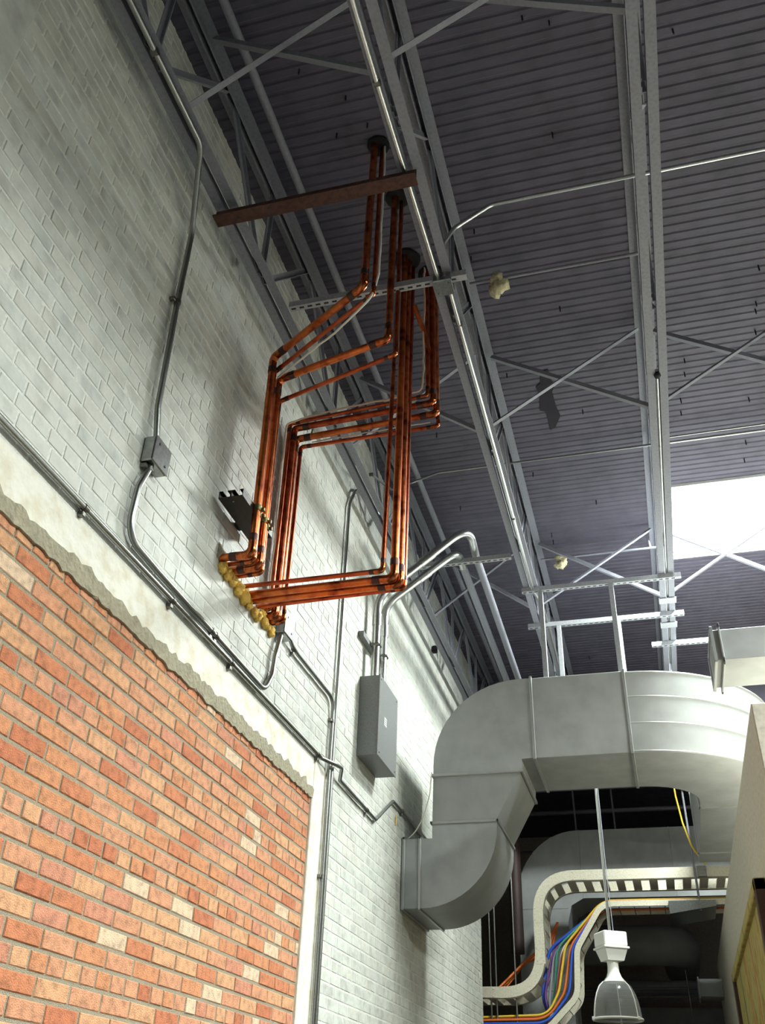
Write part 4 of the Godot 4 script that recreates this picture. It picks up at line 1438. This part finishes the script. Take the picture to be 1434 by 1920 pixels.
func pendant() -> void:
	var p := Vector3(1.44, 0, -9.0)
	var t := thing("pendant_lamp", "white high-bay pendant lamp with a clear ribbed dome on a thin stem", "lamp", Vector3(1.44, 2.5, -9.0))
	var g := G.new()
	g.tube(PackedVector3Array([Vector3(p.x, 3.11, p.z), Vector3(p.x - 0.005, 5.40, p.z)]), 0.013, 12)
	part(g, "stem", "conduit_bright", t)
	g = G.new()
	g.tube(PackedVector3Array([Vector3(p.x + 0.03, 3.10, p.z), Vector3(p.x + 0.018, 3.8, p.z), Vector3(p.x + 0.01, 5.40, p.z)]), 0.004, 6)
	part(g, "cord", "cable_gray", t)
	# ballast box: upright part, lip and tapered underside
	g = G.new()
	var turn := Basis(Vector3.UP, 0.5)
	g.box(p + Vector3(0, 3.055, 0), Vector3(0.215, 0.115, 0.215), turn, 0.008)
	part(g, "ballast_box", "lamp_white", t)
	g = G.new()
	g.box(p + Vector3(0, 2.985, 0), Vector3(0.235, 0.018, 0.235), turn, 0.004)
	part(g, "lip", "lamp_white", t)
	g = G.new()
	for k in 4:
		var q: Array[Vector3] = []
		for s in 2:
			var a := PI / 4 + PI / 2 * (k + s)
			var d := turn * Vector3(cos(a), 0, -sin(a))
			q.append(p + d * 0.145 + Vector3(0, 2.977, 0))
			q.append(p + d * 0.105 + Vector3(0, 2.885, 0))
		g.quad(q[1], q[3], q[2], q[0])
	g.box(p + Vector3(0, 2.886, 0), Vector3(0.148, 0.004, 0.148), turn)
	part(g, "underside", "lamp_white", t)
	g = G.new()
	g.lathe(p, PackedVector2Array([Vector2(0.05, 2.89), Vector2(0.046, 2.85), Vector2(0.05, 2.80), Vector2(0.065, 2.76), Vector2(0.095, 2.725), Vector2(0.105, 2.72)]), 32)
	part(g, "neck", "lamp_white", t)
	g = G.new()
	var prof := PackedVector2Array([Vector2(0.098, 2.722), Vector2(0.135, 2.69), Vector2(0.162, 2.64), Vector2(0.182, 2.58), Vector2(0.194, 2.51), Vector2(0.201, 2.44)])
	g.lathe(p, prof, 48)
	part(g, "dome", "acrylic", t)
	g = G.new()
	g.lathe(p, PackedVector2Array([Vector2(0.201, 2.44), Vector2(0.14, 2.425), Vector2(0.02, 2.42)]), 48)
	part(g, "lens", "acrylic", t)
	g = G.new()
	g.lathe(p, PackedVector2Array([Vector2(0.199, 2.45), Vector2(0.209, 2.449), Vector2(0.212, 2.44), Vector2(0.209, 2.431), Vector2(0.199, 2.43)]), 48)
	part(g, "rim", "lamp_white", t)
	for k in 3:
		var a := 0.6 + TAU * k / 3.0
		var path := PackedVector3Array()
		for q: Vector2 in prof:
			path.append(p + Vector3(cos(a) * (q.x + 0.004), q.y, sin(a) * (q.x + 0.004)))
		g = G.new()
		g.tube(path, 0.005, 8)
		part(g, "guard_wire", "lamp_white", t)
		g = G.new()
		g.box(p + Vector3(cos(a) * 0.215, 2.44, sin(a) * 0.215), Vector3(0.022, 0.028, 0.022), Basis(), 0.004)
		part(g, "latch", "lamp_white", t)


func partition() -> void:
	var g := G.new()
	g.span(Vector3(2.497, 0.0, -14.0), Vector3(6.6, 3.55, -5.03), 0.006)
	structure(g, "wall_partition", "drywall", "tan drywall partition at the right edge, lower than the ducts", "wall")
	var t := thing("framed_panel", "yellowish framed picture on the tan partition", "picture", Vector3(2.49, 1.2, -7.8))
	g = G.new()
	g.span(Vector3(2.46, 1.3, -9.62), Vector3(2.497, 2.85, -6.0))
	part(g, "canvas", "canvas_yellow", t)
	for f: Array in [[1.28, 2.87, -9.66, -9.58], [2.80, 2.87, -9.66, -5.96], [1.28, 1.35, -9.66, -5.96], [1.28, 2.87, -6.04, -5.96]]:
		g = G.new()
		g.span(Vector3(2.43, f[0], f[2]), Vector3(2.497, f[1], f[3]), 0.006)
		part(g, "frame", "frame_wood" if f[1] - f[0] > 1.0 else "canvas_yellow", t)
	for k in 3:
		g = G.new()
		g.span(Vector3(2.4585, 1.36, -8.9 + k * 0.75), Vector3(2.461, 2.79, -8.86 + k * 0.75))
		part(g, "painted_line", ["canvas_line", "canvas_orange", "canvas_orange"][k], t)


func far_things() -> void:
	# dark upright pipe by the wall end
	var g := G.new()
	g.tube(PackedVector3Array([Vector3(0.22, 3.40, -11.9), Vector3(0.22, 6.3, -11.9)]), 0.075, 18)
	single(g, "drain_pipe", "black_pipe", "dark brown upright pipe behind the duct drop near the wall end", "pipe")
	# rods holding the rear duct, pipes and beams in the dark above it
	for p: Array in [[0.95, "first"], [1.45, "second"], [2.55, "third"], [2.75, "fourth"]]:
		g = G.new()
		g.tube(PackedVector3Array([Vector3(p[0], 4.86, -12.6), Vector3(p[0] - 0.03, 6.33, -12.6)]), 0.012, 8)
		single(g, "duct_rod", "steel_paint", "thin rod hanging the rear duct, %s from the wall end" % p[1], "rod", "rods above the rear duct")
	for p: Array in [[5.45, -13.4, 0.03, "upper"], [5.12, -14.2, 0.02, "lower"]]:
		g = G.new()
		g.tube(PackedVector3Array([Vector3(-3.0, p[0], p[1]), Vector3(6.0, p[0], p[1])]), p[2], 10)
		single(g, "cross_pipe", "steel_paint", "dark pipe crossing the far roof above the rear duct, the %s one" % p[3], "pipe", "dark pipes in the far roof")
	# round duct elbow and runs low in the far room
	var t := thing("round_duct", "dim round duct with a bent end under the cable trays", "duct", Vector3(1.6, 3.6, -14.5))
	g = G.new()
	g.tube(rounded([Vector3(0.4, 3.9, -14.5), Vector3(2.1, 3.9, -14.5), Vector3(2.1, 3.9, -16.5)], 0.35, 8), 0.26, 20)
	part(g, "body", "duct", t)
	t = thing("low_duct", "grey rectangular duct at the bottom edge behind the pendant lamp", "duct", Vector3(1.6, 2.5, -16))
	g = G.new()
	g.span(Vector3(0.9, 2.5, -16.8), Vector3(4.2, 3.3, -16.0), 0.01)
	part(g, "body", "duct", t)
	t = thing("end_box", "pale duct end with a flange beside the partition, behind the pendant lamp", "duct", Vector3(2.5, 3.1, -13.2))
	g = G.new()
	g.span(Vector3(2.22, 3.09, -13.4), Vector3(2.497, 3.28, -13.0), 0.004)
	part(g, "body", "duct", t)
	g = G.new()
	frame_rect(g, Vector3(2.22, 3.09, -13.4), Vector3(2.22, 3.28, -13.0), 0.016, 0.022)
	part(g, "flange", "duct_seam", t)
	g = G.new()
	g.tube(rounded([Vector3(0.9, 3.50, -15.2), Vector3(1.6, 3.46, -15.2), Vector3(1.8, 3.46, -15.2), Vector3(4.0, 3.50, -15.2)], 0.4, 8), 0.09, 14)
	single(g, "flexible_duct", "duct", "sagging pale flexible duct low in the far room", "duct")
	for p: Array in [[1.95, "one"], [2.05, "other"]]:
		g = G.new()
		g.tube(PackedVector3Array([Vector3(0.6, 3.30 + (p[0] - 1.95), -15.0), Vector3(4.0, 3.36 + (p[0] - 1.95), -15.0)]), 0.018, 8)
		single(g, "far_conduit", "steel_paint", "thin far conduit below the sagging duct, the %s" % ("upper one" if p[1] == "other" else "lower one"), "conduit", "thin far conduits")
	g = G.new()
	g.tube(PackedVector3Array([Vector3(2.13, 2.9, -14.6), Vector3(2.11, 3.6, -14.6)]), 0.008, 6)
	single(g, "far_rod", "conduit", "thin pale rod hanging in the dark beside the duct end", "rod")
